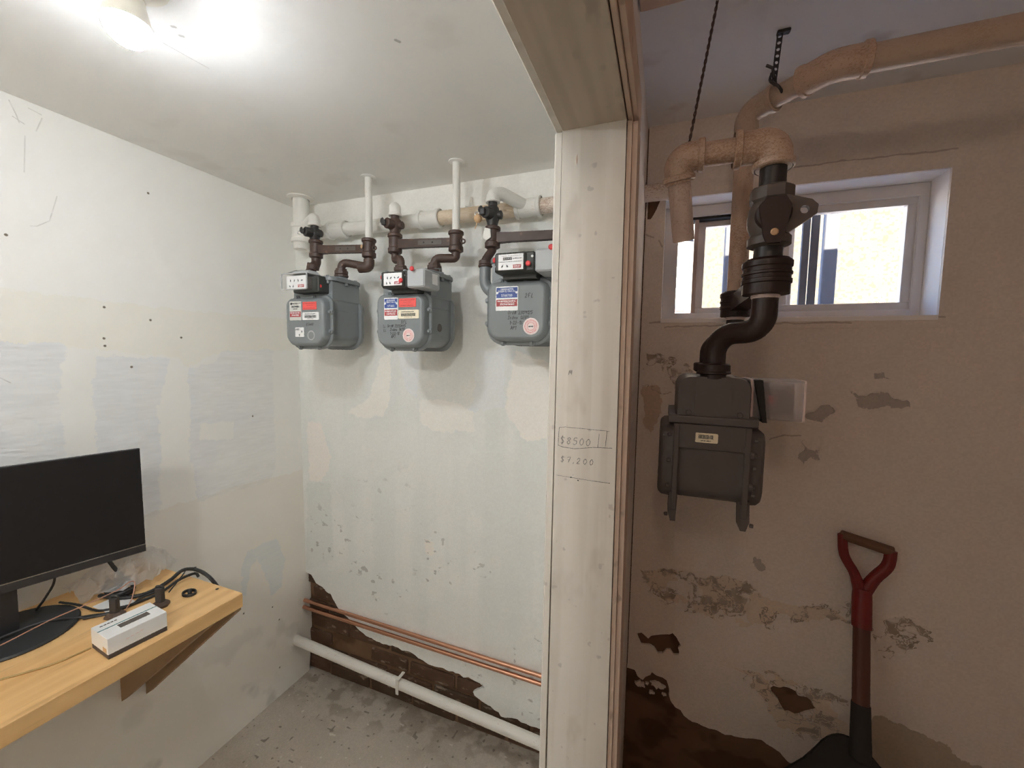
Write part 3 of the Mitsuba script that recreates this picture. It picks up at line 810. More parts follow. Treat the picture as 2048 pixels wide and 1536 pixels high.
for k, dz in enumerate((0.0, 0.10)):
    solo('overhead_cable', sweep(curve([(-2, 5.0, 1.75 + dz), (0.1, 5.0, 1.32 + dz), (2, 5.0, 1.02 + dz)], 8), 0.012, 6), 'm_ink', ('lower' if k == 0 else 'upper') + ' of two thin dark overhead cables outside the window gap', 'cable')

# ------------------------------------------------------------------ lamp
lamp = thing('ceiling_lamp', 'bright white bulb in a plain lampholder on the ceiling', 'lamp')
bx, by, bz = BULB
part(lamp, 'lampholder', lathe((bx, by, ZC), (0, 0, -1), [(0, 0), (0.055, 0), (0.055, 0.008), (0.034, 0.018), (0.026, 0.030), (0.024, 0.036), (0.0, 0.036)]), 'm_porcelain')
prof = [(0.0225, -0.038), (0.026, -0.026)]
part(lamp, 'bulb_neck', lathe((bx, by, bz), (0, 0, -1), [(0.0, -0.050), (0.022, -0.050), (0.0245, -0.034), (0.0285, -0.016), (0.0318, -0.0016)]), 'm_porcelain')
glob = [(0.032 * math.cos(t), 0.032 * math.sin(t)) for t in np.linspace(-0.05, math.pi / 2, 14)]
part(lamp, 'bulb', lathe((bx, by, bz), (0, 0, -1), glob, 24), 'm_plate', 'glowing white bulb', emitter={'type': 'area', 'radiance': {'type': 'rgb', 'value': list(BULB_POWER)}}, smooth=True)
def globe_lamp(name, label, x, y, zc_, r, power):
    k = thing(name, label, 'lamp')
    part(k, 'base', lathe((x, y, zc_), (0, 0, -1), [(0, 0), (0.07, 0), (0.07, 0.015), (0.05, 0.02), (0.05, 0.035)]), 'm_porcelain')
    part(k, 'globe', lathe((x, y, zc_ - 0.03 - r * 0.9), (0, 0, -1), [(r * math.cos(t), r * math.sin(t)) for t in np.linspace(-1.1, math.pi / 2, 16)], 24), 'm_plate', emitter={'type': 'area', 'radiance': {'type': 'rgb', 'value': list(power)}}, smooth=True)


globe_lamp('hall_lamp', 'warm globe lamp on the ceiling behind the viewer', 0.03, -0.45, ZR - 0.016, 0.06, HALL_POWER)
globe_lamp('globe_lamp', 'second globe lamp at the near end of the meter room', -0.26, -0.75, ZC, 0.055, LAMP2_POWER)  # unseen lamp, added to fill the meter room with even light

# ------------------------------------------------------------------ pipes of the meter room
def collar(p, axis, r, h, n=28):
    return lathe(p, axis, [(r * 0.9, -h / 2), (r, -h / 2 + 0.002), (r, h / 2 - 0.002), (r * 0.9, h / 2)], n)


ZM, YM = 0.468, 1.252
gm = thing('gas_main_pipe', 'cream and rust stained gas pipe running along the back wall above the meters', 'pipe')
part(gm, 'pipe', sweep([(-1.33, YM, ZM), (-0.79, YM, ZM)], 0.024, 24), 'm_pipe_white')
part(gm, 'pipe', sweep([(-0.79, YM, ZM), (-0.44, YM, ZM)], 0.0238, 24), 'm_pipe_tan', 'tan unpainted length of pipe')
part(gm, 'pipe', sweep([(-0.44, YM, ZM), (-0.19, YM, ZM)], 0.0238, 24), 'm_pipe_speck', 'rust speckled length of pipe')
for x in (-1.21, -0.795, -0.43):
    part(gm, 'tee', cat(sweep([(x - 0.04, YM, ZM), (x + 0.04, YM, ZM)], 0.0285, 24), collar((x - 0.036, YM, ZM), (1, 0, 0), 0.0325, 0.014), collar((x + 0.036, YM, ZM), (1, 0, 0), 0.0325, 0.014)), 'm_pipe_white')
part(gm, 'pipe', sweep([(-0.0775, YM, ZM), (0.04, YM, ZM)], 0.0235, 24), 'm_pipe_speck')
part(gm, 'hanger', cat(sweep([(-0.655, 1.29, 0.54), (-0.655, 1.275, 0.50), (-0.655, 1.25, 0.494)], 0.004, 8)), 'm_pipe_white')

cs = thing('corner_stack_pipe', 'white painted pipe with a plugged tee in the corner by the ceiling', 'pipe')
cx, cy = -1.372, 1.225
part(cs, 'pipe', sweep([(cx, cy, ZC + 0.01), (cx, cy, 0.40)], 0.029, 24), 'm_pipe_white')
part(cs, 'flange', lathe((cx, cy, ZC), (0, 0, -1), [(0.05, 0.0), (0.048, 0.004), (0.032, 0.008)]), 'm_pipe_white')
part(cs, 'tee', cat(lathe((cx, cy, 0.50), (0, 0, -1), [(0.029, 0), (0.0375, 0.004), (0.0375, 0.018), (0.034, 0.022), (0.034, 0.058), (0.0375, 0.061), (0.0375, 0.074), (0.027, 0.077)]), sweep([(cx, cy, ZM), (cx + 0.055, YM, ZM)], 0.031, 20)), 'm_pipe_white')
part(cs, 'plug', cat(drum((cx, cy, 0.427), (0, 0, -1), 0.024, 0.012), drum((cx, cy, 0.418), (0, 0, -1), 0.018, 0.020, 0.001, 4)), 'm_pipe_white')

YB = 1.158
BARS = [(-1.2266, 0.372, -0.984, 0.357), (-0.8746, 0.364, -0.6406, 0.352), (-0.5138, 0.354, -0.280, 0.345)]
ELB = [(-1.232, 0.488), (-0.874, 0.487), (-0.5145, 0.490)]
names3 = ['leftmost meter in the corner', 'middle meter', 'meter beside the doorway jamb']
PORTS = [((-1.222, -1.08), 1.128, 0.262), ((-0.829, -0.701), 1.128, 0.258), ((-0.45, -0.32), 1.128, 0.28)]
for i, ((xa, za, xb, zb), (ex, ez)) in enumerate(zip(BARS, ELB)):
    # white elbow from the main
    fe = thing('feed_elbow', 'white painted elbow pipe feeding the %s' % names3[i], 'pipe')
    xs = (-1.345, -0.94, -0.432)[i]
    route = ([(xs, YM - 0.03, ez), (ex, YB, ez), (ex, YB, ez - 0.03)], [(xs, YM, ZM + 0.01), (xs, YM - 0.01, ez), (ex, YB, ez), (ex, YB, ez - 0.03)], [(xs, YM, ZM), (ex + 0.022, YB + 0.024, ez + 0.002), (ex, YB, ez - 0.004), (ex, YB, ez - 0.03)])[i]
    part(fe, 'pipe', sweep(fillet(route, 0.026), 0.0195, 20), 'm_pipe_white')
    part(fe, 'collar', collar((ex, YB, ez - 0.026), (0, 0, 1), 0.0225, 0.010), 'm_pipe_white')
    # valve
    gv = thing('gas_valve', 'dark iron gas cock above the %s' % names3[i], 'valve')
    zt, zbm = ez - 0.03, za + 0.03
    L_ = zt - zbm
    part(gv, 'body', cat(lathe((ex, YB, zt), (0, 0, -1), [(0.0, 0), (0.014, 0), (0.014, L_ * 0.15), (0.019, L_ * 0.2), (0.022, L_ * 0.45), (0.022, L_ * 0.6), (0.017, L_ * 0.8), (0.0145, L_), (0, L_)]),
                         drum((ex, YB - 0.012, zt - L_ * 0.5), (-0.35, -1, 0), 0.017, 0.026), drum((ex, YB, zt - L_ * 0.5), (1, 0.1, 0), 0.013, 0.03)), 'm_black_iron' if i != 1 else 'm_iron')
    lug = cat(drum((ex - 0.022, YB - 0.036, zt - L_ * 0.38), (-0.35, -1, 0), 0.010, 0.005), cbox(ex - 0.024, ex - 0.008, YB - 0.043, YB - 0.03, zt - L_ * 0.62, zt - L_ * 0.35, 0.002))
    part(gv, 'lever', lug, 'm_black_iron')
    part(gv, 'lock_ring', xf(trimesh.creation.torus(0.006, 0.0018, 16, 8), m4=trimesh.transformations.rotation_matrix(math.pi / 2, [1, 0.3, 0]), at=(ex - 0.034, YB - 0.038, zt - L_ * 0.55)), 'm_steel')
    # meter bar
    mb = thing('meter_bar', 'rusty brown meter bar above the %s' % names3[i], 'meter bar')
    tl = np.array([xa, YB, za])
    tr = np.array([xb, YB, zb])
    dirn = (tr - tl) / np.linalg.norm(tr - tl)
    b = hull([c + s * np.array([0, 0, 1]) * hh + q * np.array([0, 1, 0]) * 0.010 for c, hh in ((tl, 0.0165), (tl + (tr - tl) * 0.25, 0.0135)) for s in (-1, 1) for q in (-1, 1)])
    b2 = hull([c + s * np.array([0, 0, 1]) * hh + q * np.array([0, 1, 0]) * 0.010 for c, hh in ((tl + (tr - tl) * 0.2, 0.0135), (tr, 0.0125)) for s in (-1, 1) for q in (-1, 1)])
    part(mb, 'bar', cat(b, b2), 'm_iron')
    wa, wb = tl + (tr - tl) * 0.42, tl + (tr - tl) * 0.80
    if i < 2:
        part(mb, 'worn_plate', hull([c + np.array([0, q, s * 0.0075]) for c in (wa, wb) for s in (-1, 1) for q in (-0.0112, -0.009)]), 'm_valve_dark', 'worn bare strip')
        for t in (0.25, 0.62):
            part(mb, 'hole', drum(wa + (wb - wa) * t + [0, -0.0108, 0], (0, -1, 0), 0.003, 0.001, 0.0002, 10), 'm_gap')
    for nm, c in (('inlet_fitting', tl), ('outlet_fitting', tr)):
        part(mb, nm, lathe(c + [0, 0, 0.034], (0, 0, -1), [(0, 0), (0.022, 0), (0.0245, 0.003), (0.0245, 0.010), (0.0205, 0.013), (0.0205, 0.046), (0.0235, 0.049), (0.0235, 0.062), (0.017, 0.066), (0, 0.066)]), 'm_iron')
    part(mb, 'lug', xf(trimesh.creation.torus(0.0065, 0.0025, 16, 8), m4=trimesh.transformations.rotation_matrix(math.pi / 2, [1, 0.6, 0]), at=tr + [0.028, -0.006, 0.0]), 'm_iron')
    if i == 0:
        part(mb, 'lug', drum(tr + [-0.012, -0.0215, 0.004], (-0.4, -1, 0), 0.007, 0.003), 'm_brass', 'pale worn spot on the fitting')
    # pipes down to the meter
    (pa, pb), yp, zp = PORTS[i]
    if i == 0:
        part(mb, 'inlet_pipe', cat(sweep(fillet([(xa, YB, za - 0.03), (xa, YB, za - 0.05), (pa, yp, zp + 0.03), (pa, yp, zp)], 0.02), 0.0165, 18), collar((pa + 0.008, yp + 0.004, zp + 0.043), (0.3, 0, 1), 0.021, 0.02)), 'm_iron')
        part(mb, 'outlet_pipe', cat(sweep(fillet([(xb, YB, zb - 0.03), (xb, YB, zb - 0.062), (pb, yp, zp + 0.05), (pb, yp, zp + 0.005)], 0.026), 0.0135, 18), sweep(fillet([(xb, YB, zb - 0.036), (xb, YB, zb - 0.062), (xb - 0.035, YB - 0.009, zb - 0.0635)], 0.024), 0.0185, 18)), 'm_iron')
    elif i == 1:
        part(mb, 'inlet_pipe', sweep(fillet([(xa, YB, za - 0.03), (xa, YB, za - 0.055), (pa, yp, za - 0.055), (pa, yp, zp)], 0.017), 0.0125, 18), 'm_iron')
        part(mb, 'outlet_pipe', sweep(fillet([(xb, YB, zb - 0.03), (xb, YB, zb - 0.05), (pb, yp, zb - 0.053), (pb, yp, zp + 0.005)], 0.022), 0.0135, 18), 'm_iron')
    else:
        part(mb, 'inlet_pipe', sweep(fillet([(xa, YB, za - 0.03), (xa, YB, za - 0.036), (xa - 0.014, YB - 0.02, za - 0.07), (xa - 0.014, YB - 0.02, za - 0.085)], 0.02), 0.013, 18), 'm_iron')
        part(mb, 'coupling', cat(collar((xa - 0.014, YB - 0.02, za - 0.078), (0, 0, 1), 0.020, 0.014), collar((xa - 0.014, YB - 0.02, za - 0.088), (0, 0, 1), 0.0215, 0.007)), 'm_iron')
        part(mb, 'swan_neck', sweep(fillet([(xa - 0.014, YB - 0.02, za - 0.085), (xa - 0.014, YB - 0.02, 0.185), (xa + 0.09, YB - 0.03, 0.185)], 0.05, 10), 0.0172, 20), 'm_meter', 'smooth grey swan neck pipe')
    # unions on the meter
    if i < 2:
        for px in (pa, pb):
            if not (i == 0 and px == pa):
                part(mb, 'union_nut', lathe((px, yp, zp + 0.026), (0, 0, -1), [(0, 0), (0.0185, 0), (0.0185, 0.006), (0.0225, 0.008), (0.0225, 0.018), (0.0205, 0.02), (0.0235, 0.022), (0.0235, 0.028), (0, 0.028)], 10), 'm_iron', smooth=20)
# tag on the third bar, brass ball on third valve
k = 'gas_valve_002'
part(k, 'tag_plate', hull([(-0.530 + a, YB - 0.026, z) for a, z in ((-0.006, 0.352), (0.006, 0.342), (0.020, 0.350), (0.018, 0.375), (0.002, 0.380))] + [(-0.528 + a, YB - 0.024, z) for a, z in ((-0.006, 0.352), (0.006, 0.342), (0.020, 0.350), (0.018, 0.375), (0.002, 0.380))]), 'm_pipe_white', 'scrap of pale paper on the cock')
part(k, 'lead_seal', trimesh.creation.icosphere(2, 0.0125).apply_translation([-0.547, YB - 0.035, 0.405]), 'm_brass', 'round brass seal')
part(k, 'seal_wire', sweep(curve([(-0.530, YB - 0.03, 0.44), (-0.545, YB - 0.037, 0.42), (-0.549, YB - 0.036, 0.395), (-0.556, YB - 0.036, 0.375)], 5), 0.0015, 6), 'm_brass')
for i, (x, zt) in enumerate(((-0.984, 0.357), (-0.6406, 0.352))):
    rp = thing('riser_pipe', 'white painted riser pipe from the %s meter bar to the ceiling' % ('left' if i == 0 else 'middle'), 'pipe')
    part(rp, 'pipe', sweep([(x, YB, zt + 0.03), (x, YB, ZC + 0.01)], 0.0125, 20), 'm_pipe_white')
    part(rp, 'flange', lathe((x, YB, ZC), (0, 0, -1), [(0.026, -0.001), (0.024, 0.002), (0.013, 0.004)]), 'm_ceiling')

# lower pipes
for i, (z0, z1) in enumerate(((-1.118, -1.128), (-1.146, -1.152))):
    solo('copper_pipe', sweep([(-1.47, D - 0.012 - 0.006 * i, z0), (-0.17, D - 0.012 - 0.006 * i, z1)], 0.0075, 16), 'm_copper', ('upper' if i == 0 else 'lower') + ' of the two thin copper pipes along the back wall', 'pipe')
dp = thing('drain_pipe', 'white painted pipe running low along the broken brick by the floor', 'pipe')
part(dp, 'pipe', sweep([(-1.475, 1.238, -1.270), (-0.17, 1.238, -1.336)], 0.0195, 24), 'm_pipe_white')
part(dp, 'strap', cat(cbox(-0.925, -0.912, 1.215, 1.2185, -1.325, -1.262, 0.001), cbox(-0.925, -0.912, 1.2175, 1.262, -1.268, -1.2645, 0.001)), 'm_pipe_white')


# ------------------------------------------------------------------ gas meters
W2, HM, PD = 0.0975, 0.183, 0.065


def bars_print(x0, x1, z0, z1, seed, y=0.0):
    rng = np.random.default_rng(seed)
    ms, x = [], x0
    while x < x1:
        w = rng.choice([0.0006, 0.0010, 0.0016])
        ms.append(quadmesh((x, y, z0), (min(x + w, x1), y, z0), (min(x + w, x1), y, z1), (x, y, z1)))
        x += w + rng.choice([0.0006, 0.0010])
    return cat(*ms)


def dash_print(x0, x1, z, h, seed, y=0.0):
    rng = np.random.default_rng(seed)
    ms, x = [], x0
    while x < x1:
        w = rng.uniform(0.0015, 0.005)
        ms.append(quadmesh((x, y, z), (min(x + w, x1), y, z), (min(x + w, x1), y, z + h), (x, y, z + h)))
        x += w + 0.0012
    return cat(*ms)


def rect(x0, x1, z0, z1, y=0.0):
    return quadmesh((x0, y, z0), (x1, y, z0), (x1, y, z1), (x0, y, z1))


def letters(text, x, z, h, w=None, y=0.0):
    m = meshkit.text_mesh(text, h, 0.0002, True)
    b = m.bounds
    s = 1.0 if w is None else w / (b[1][0] - b[0][0])
    v = m.vertices
    m.vertices = np.stack([x + (v[:, 0] - b[0][0]) * s, y - v[:, 2], z + v[:, 1]], 1)
    return m


def make_meter(label, pos, rotz, seed, style):
    k = thing('gas_meter', label, 'gas meter')
    mat = 'm_meter_old' if style == 4 else 'm_meter'

    def P(name, mesh, bsdf, lab=None, parent=k, smooth=35, kind=None):
        return part(parent, name, xf(mesh, rotz, pos), bsdf, lab, smooth, kind)

    low = (0.052, 0.052, 0.036, 0.036)
    full = rrect(-W2, W2, 0, HM, low)
    ins = lambda d: rrect(-W2 + d, W2 - d, d, HM - d, tuple(max(r - d, 0.004) for r in low))
    # case between the covers
    P('case', cat(rings([(rrect(-W2 + 0.012, W2 - 0.012, 0.012, HM, (0.042, 0.042, 0.02, 0.02)), -PD), (rrect(-W2 + 0.012, W2 - 0.012, 0.012, HM, (0.042, 0.042, 0.02, 0.02)), PD)]),
                  cbox(-W2 + 0.0115, W2 - 0.0115, -PD + 0.004, PD - 0.004, HM * 0.72, HM * 0.75, 0.002)), mat)
    for nm, s in (('front_cover', -1), ('rear_cover', 1)):
        fl = rings([(full, s * PD), (full, s * (PD + 0.005)), (ins(0.002), s * (PD + 0.007))])
        pan = rings([(ins(0.009), s * (PD + 0.006)), (ins(0.011), s * (PD + 0.026)), (ins(0.017), s * (PD + 0.033)), (ins(0.024), s * (PD + 0.035))])
        P(nm, cat(fl, pan), mat)
    # cover bolts
    for bxz in ((-0.055, HM - 0.006), (0.02, HM - 0.006), (-W2 + 0.005, 0.125), (W2 - 0.005, 0.125), (-W2 + 0.005, 0.06), (W2 - 0.005, 0.06), (-0.045, 0.006), (0.04, 0.006)):
        P('bolt', cat(drum((bxz[0], -PD - 0.004, bxz[1]), (0, -1, 0), 0.0085, 0.010, 0.002, 14), drum((bxz[0], -PD - 0.012, bxz[1]), (0, -1, 0), 0.0052, 0.006, 0.001, 6)), mat, smooth=20)
    yf = -PD - 0.0352
    if style == 4:
        plate = rrect(-0.092, 0.092, HM - 0.004, HM + 0.014, 0.004)
        P('top_flange', rings([(plate, -0.083), (plate, 0.083)]), mat)
        dome = [(y, z) for y, z in rrect(-0.069, 0.069, HM + 0.010, HM + 0.096, (0.004, 0.004, 0.026, 0.026))]
        P('dome', hull([(x, y * f, HM + 0.01 + (z - HM - 0.01) * (1 - (1 - f) * 0.5)) for x, f in ((-0.086, 0.97), (-0.080, 1.0), (0.080, 1.0), (0.086, 0.97)) for y, z in dome]), mat)
        P('dome_rib', hull([(-0.0885 + a, y, z) for a in (0, 0.02) for y, z in ((-0.034, HM + 0.014), (0.034, HM + 0.014), (0.034, HM + 0.092), (-0.034, HM + 0.092))]), mat)
        for y in (-0.05, 0.045):
            P('bolt', drum((-0.083, y, HM + 0.02), (-1, 0, 0), 0.006, 0.006, 0.001, 6), mat, smooth=20)
        # side panel: recessed lower field, flange ridges and feet
        P('side_ridge', cbox(-W2 - 0.0005, -W2 + 0.02, -PD - 0.006, -PD + 0.004, -0.006, HM - 0.004, 0.001), mat)
        P('side_ridge', cbox(-W2 - 0.0005, -W2 + 0.02, PD - 0.004, PD + 0.006, -0.006, HM - 0.004, 0.001), mat)
        P('side_panel', cbox(-W2 + 0.003, -W2 + 0.02, -PD + 0.002, PD - 0.002, HM * 0.70, HM - 0.004, 0.001), mat)
        for s in (-1, 1):
            P('foot', hull([(-W2 + 0.004 + a, s * (PD + b), z) for a in (0, 0.05) for b, z in ((-0.006, 0.02), (0.010, 0.03), (0.012, -0.012), (0.006, -0.032), (-0.004, -0.032))]), mat)
            for z in (-0.018, 0.045, 0.10, 0.155):
                P('bolt', drum((-W2 + 0.004, s * (PD + 0.012), z), (-0.3, s, 0), 0.0042, 0.007, 0.001, 6), mat, smooth=20)
        tag = P('barcode_tag', rings([(rrect(-0.030, 0.012, HM - 0.030, HM - 0.010, 0.002), 0), (rrect(-0.030, 0.012, HM - 0.030, HM - 0.010, 0.002), -0.0006)]).apply_transform(trimesh.transformations.rotation_matrix(-math.pi / 2, [0, 0, 1])).apply_translation([-W2 + 0.002, 0, -0.010]), 'm_cream_tag', 'small cream barcode tag')
        pr = cat(bars_print(-0.024, 0.004, HM - 0.022, HM - 0.0135, seed), dash_print(-0.020, 0.0, HM - 0.027, 0.0018, seed))
        P('print', pr.apply_transform(trimesh.transformations.rotation_matrix(-math.pi / 2, [0, 0, 1])).apply_translation([-W2 + 0.0010, 0, -0.010]), 'm_ink', parent=tag, smooth=False)
    else:
        gal = rrect(-0.088, 0.088, HM - 0.02, HM + 0.054, 0.01)
        P('gallery', rings([(gal, -0.060), (gal, 0.066)]), mat)
        tp = rrect(-0.097, 0.097, -0.074, 0.080, 0.03)
        P('top_plate', hull([(x, y, HM + z) for x, y in tp for z in (0.050, 0.060)] + [(x * 0.96, y * 0.96, HM + 0.064) for x, y in tp]), mat)
        for bxy in ((-0.07, -0.066), (0.0, -0.069), (0.072, -0.064), (0.09, 0.0), (0.086, 0.05)):
            P('bolt', drum((bxy[0], bxy[1], HM + 0.0395), (0, 0, 1), 0.006, 0.028, 0.001, 8), mat, smooth=20)
        for px in (-0.066, 0.066):
            P('port', lathe((px, 0, HM + 0.060), (0, 0, 1), [(0.024, 0), (0.0215, 0.008), (0.021, 0.020), (0, 0.020)]), mat)
    # index with its housing
    xi = {1: (-0.046, 0.066, 0.193, 0.245), 2: (-0.033, 0.076, 0.184, 0.231), 3: (-0.047, 0.064, 0.187, 0.238), 4: (-0.052, 0.052, 0.192, 0.274)}[style]
    x0, x1, z0, z1 = xi
    yi = -0.145
    if style == 4:
        yi = -0.168
    if style in (1, 4):
        P('index_mount', cbox(x0 + 0.004, x1 + 0.006, -0.105, -0.055, z0 - 0.004, z1 - 0.002, 0.003), 'm_index_black')
        cov = rrect(x0, x1, z0, z1, 0.006)
        P('index_cover', cat(*[rings_open(cov, yi, -0.07, 0.006)]), 'm_clear' if style == 1 else 'm_frost', 'clear plastic index cover')
        if style == 1:
            P('cover_bubble', hull([(x0 + 0.02 + 0.075 * a, yi + 0.02 + 0.05 * b, z1 + 0.0005 + h) for a, b, h in ((-0.15, -0.25, 0), (1.1, -0.25, 0), (1.1, 1, 0), (-0.15, 1, 0), (0.1, -0.1, 0.008), (0.3, 0.0, 0.013), (0.95, 0.2, 0.013), (0.95, 0.8, 0.013), (0.2, 0.8, 0.012))]), 'm_module')
        cf = sg.Polygon(rrect(x0 - 0.001, x1 + 0.001, z0 - 0.001, z1 + 0.001, 0.006)).difference(sg.Polygon(rrect(x0 + 0.0018, x1 - 0.0018, z0 + 0.0018, z1 - 0.0018, 0.004)))
        P('cover_rim', cat(shape_xz(cf, yi - 0.0006, yi + 0.003), shape_xz(cf, -0.078, -0.072)), 'm_module' if style == 1 else 'm_pink_tag')
        plate_y = yi + 0.012
        fx0, fx1, fz0, fz1 = x0 + 0.012, x1 - 0.016, z0 + 0.004, z1 - 0.006
        P('index_block', cbox(fx0, fx1 - 0.004, plate_y + 0.002, -0.1, fz0 + 0.002, fz1 - 0.002, 0.002), 'm_valve_dark')
    else:
        P('index_mount', cat(cbox(x0, x1, yi + 0.006, -0.055, z0, z1, 0.004), cbox(x0 + 0.01, x1 - 0.005, -0.105, -0.06, z0 - 0.012, z0 + 0.002, 0.002)), 'm_index_black')
        plate_y = yi
        fx0, fx1, fz0, fz1 = x0 + 0.014, x1 - (0.030 if style == 2 else 0.028), z0 + 0.005, z1 - 0.006
        if style == 2:
            fx1 = x0 + 0.078
            x1 = x0 + 0.088
        P('index_bezel', cbox(x0 + 0.003, fx1 + 0.006, yi - 0.001, yi + 0.05, z0 + 0.002, z1 - 0.001, 0.004), 'm_index_black')
        gx0, gx1 = (x0 + 0.090, x0 + 0.150) if style == 2 else (x0 + 0.112, x0 + 0.17)
        mod = P('radio_module', cbox(gx0, gx1, yi + 0.004, -0.055, z0 - 0.002, z1 + 0.003, 0.004), 'm_module', 'light grey module box beside the dials')
        if style == 2:
            tg = P('side_tag', quadmesh((gx1 + 0.0004, -0.10, z0 + 0.012), (gx1 + 0.0004, -0.070, z0 + 0.012), (gx1 + 0.0004, -0.070, z1 - 0.004), (gx1 + 0.0004, -0.10, z1 - 0.004)), 'm_plate', 'white tag on the module side', parent=mod, smooth=False)
        P('screw', drum((x1 - 0.006, yi + 0.006, z1 - 0.014), (0, -1, 0), 0.0036, 0.003, 0.0006, 12), 'm_steel')
        P('screw', drum((x0 + 0.007, yi + 0.0065, z0 + 0.016), (0, -1, 0), 0.0036, 0.006, 0.0006, 12), 'm_steel')
    dial = P('dial_plate', cbox(fx0, fx1, plate_y - 0.0016, plate_y + 0.004, fz0, fz1, 0.0006), 'm_plate', 'white dial plate')
    yd = plate_y - 0.002
    w, h = fx1 - fx0, fz1 - fz0
    if style == 3:
        P('counter_window', rect(fx0 + w * 0.20, fx0 + w * 0.55, fz0 + h * 0.62, fz0 + h * 0.80, yd), 'm_ink', parent=dial, smooth=False)
        P('print', cat(*[letters(c, fx0 + w * (0.23 + 0.08 * j), fz0 + h * 0.655, h * 0.10, y=yd - 0.0002) for j, c in enumerate('3692')]), 'm_plate', parent=dial, smooth=False)
        P('print', cat(dash_print(fx0 + w * 0.58, fx0 + w * 0.95, fz0 + h * 0.68, 0.002, 3, yd), rect(fx0 + 0.002, fx1 - 0.002, fz0 + h * 0.50, fz0 + h * 0.525, yd), rect(fx0 + w * 0.1, fx1 - 0.004, fz0 + h * 0.875, fz0 + h * 0.89, yd)), 'm_ink', parent=dial, smooth=False)
        hands = [(0.17, 0.25, 60), (0.36, 0.25, 125)]
    else:
        hands = [(0.22, 0.62, 100), (0.42, 0.62, 80 if style == 1 else 45), (0.62, 0.62, 105 if style == 1 else 135), (0.82, 0.62, 10 if style == 1 else 30), (0.18, 0.2, 150 if style != 2 else 100), (0.36, 0.2, 70 if style != 2 else 130)]
    ms = []
    for a, b, ang in hands:
        cx_, cz_ = fx0 + w * a, fz0 + h * b
        t = math.radians(ang)
        d = np.array([math.cos(t), math.sin(t)])
        q = np.array([-d[1], d[0]])
        c_ = np.array([cx_, cz_])
        pts = [c_ - d * h * 0.09 - q * h * 0.045, c_ - d * h * 0.09 + q * h * 0.045, c_ + d * h * 0.14]
        ms.append(trimesh.Trimesh([(pt[0], yd - 0.0004, pt[1]) for pt in pts], [[0, 1, 2]], process=False))
        ms.append(drum((cx_, yd, cz_), (0, -1, 0), h * 0.05, 0.0004, 0.0001, 10))
    P('dial_hand', cat(*ms), 'm_ink', parent=dial, smooth=False)
    P('print', rect(fx0 + w * 0.60, fx0 + w * 0.92, fz0 + h * 0.09, fz0 + h * 0.31, yd), 'm_red_print', parent=dial, smooth=False)
    P('print', cat(dash_print(fx0 + w * 0.63, fx0 + w * 0.89, fz0 + h * 0.21, h * 0.05, 5, yd - 0.0003), dash_print(fx0 + w * 0.66, fx0 + w * 0.86, fz0 + h * 0.13, h * 0.05, 6, yd - 0.0003)), 'm_plate', parent=dial, smooth=False)
    seals = {1: [(x1 + 0.0005, yi + 0.05, z0 + 0.016, (1, -0.2, 0))], 2: [(x0 - 0.001, yi + 0.015, z1 - 0.014, (-0.5, -1, 0)), (x1 - 0.012, yi - 0.001, z0 + 0.018, (0, -1, 0)), (x0 + 0.114, yi - 0.001, z1 + 0.002, (0, -1, 0))],
             3: [(x0 - 0.001, yi + 0.015, z1 - 0.016, (-0.5, -1, 0)), (x1 - 0.014, yi - 0.001, z0 + 0.018, (0, -1, 0)), (x0 + 0.156, yi - 0.001, z1 + 0.003, (0, -1, 0))], 4: []}[style]
    for sx, sy, sz, ax in seals:
        P('seal', drum((sx, sy, sz), ax, 0.0068, 0.006, 0.002, 18), 'm_seal', 'round red seal')
    # badges and stickers on the front cover
    def badge(x0, x1, z0, z1, mat_, lab, dy=0.0, r=0.003):
        o = rrect(x0, x1, z0, z1, r, 4)
        return P('badge', rings([(o, yf + 0.0005), (o, yf - 0.0012 - dy)]), mat_, lab)

    yb = yf - 0.0016
    if style in (1, 2, 3):
        bx0, bz1 = {1: (-0.063, 0.161), 2: (-0.0535, 0.161), 3: (-0.058, 0.158)}[style]
        bw, bh = {1: (0.0535, 0.064), 2: (0.051, 0.066), 3: (0.065, 0.065)}[style]
        b0 = badge(bx0, bx0 + bw, bz1 - bh, bz1, 'm_plate' if style != 1 else 'm_gray_tag', 'metal name plate in two fields')
        top_mat = {1: None, 2: 'm_blue_print', 3: 'm_blue_print'}[style]
        if top_mat:
            P('print', rect(bx0 + 0.002, bx0 + bw - 0.002, bz1 - bh * 0.47, bz1 - 0.003, yb), top_mat, parent=b0, smooth=False)
            P('print', cat(letters('CONSOLIDATED', bx0 + bw * 0.2, bz1 - bh * 0.15, 0.0045, bw * 0.6, yb - 0.0002), letters('EDISON CO. of N.Y. Inc.', bx0 + bw * 0.10, bz1 - bh * 0.235, 0.0045, bw * 0.8, yb - 0.0002),
                           letters('3780785' if style == 3 else '377863', bx0 + bw * 0.25, bz1 - bh * 0.42, 0.006, bw * 0.5, yb - 0.0002),
                           *[xf(drum((0, 0, 0), (0, -1, 0), 0.0032, 0.0002, 0.00005, 12), at=(q, yb - 0.0001, bz1 - bh * 0.26)) for q in (bx0 + 0.0045, bx0 + bw - 0.0045)]), 'm_plate', parent=b0, smooth=False)
        else:
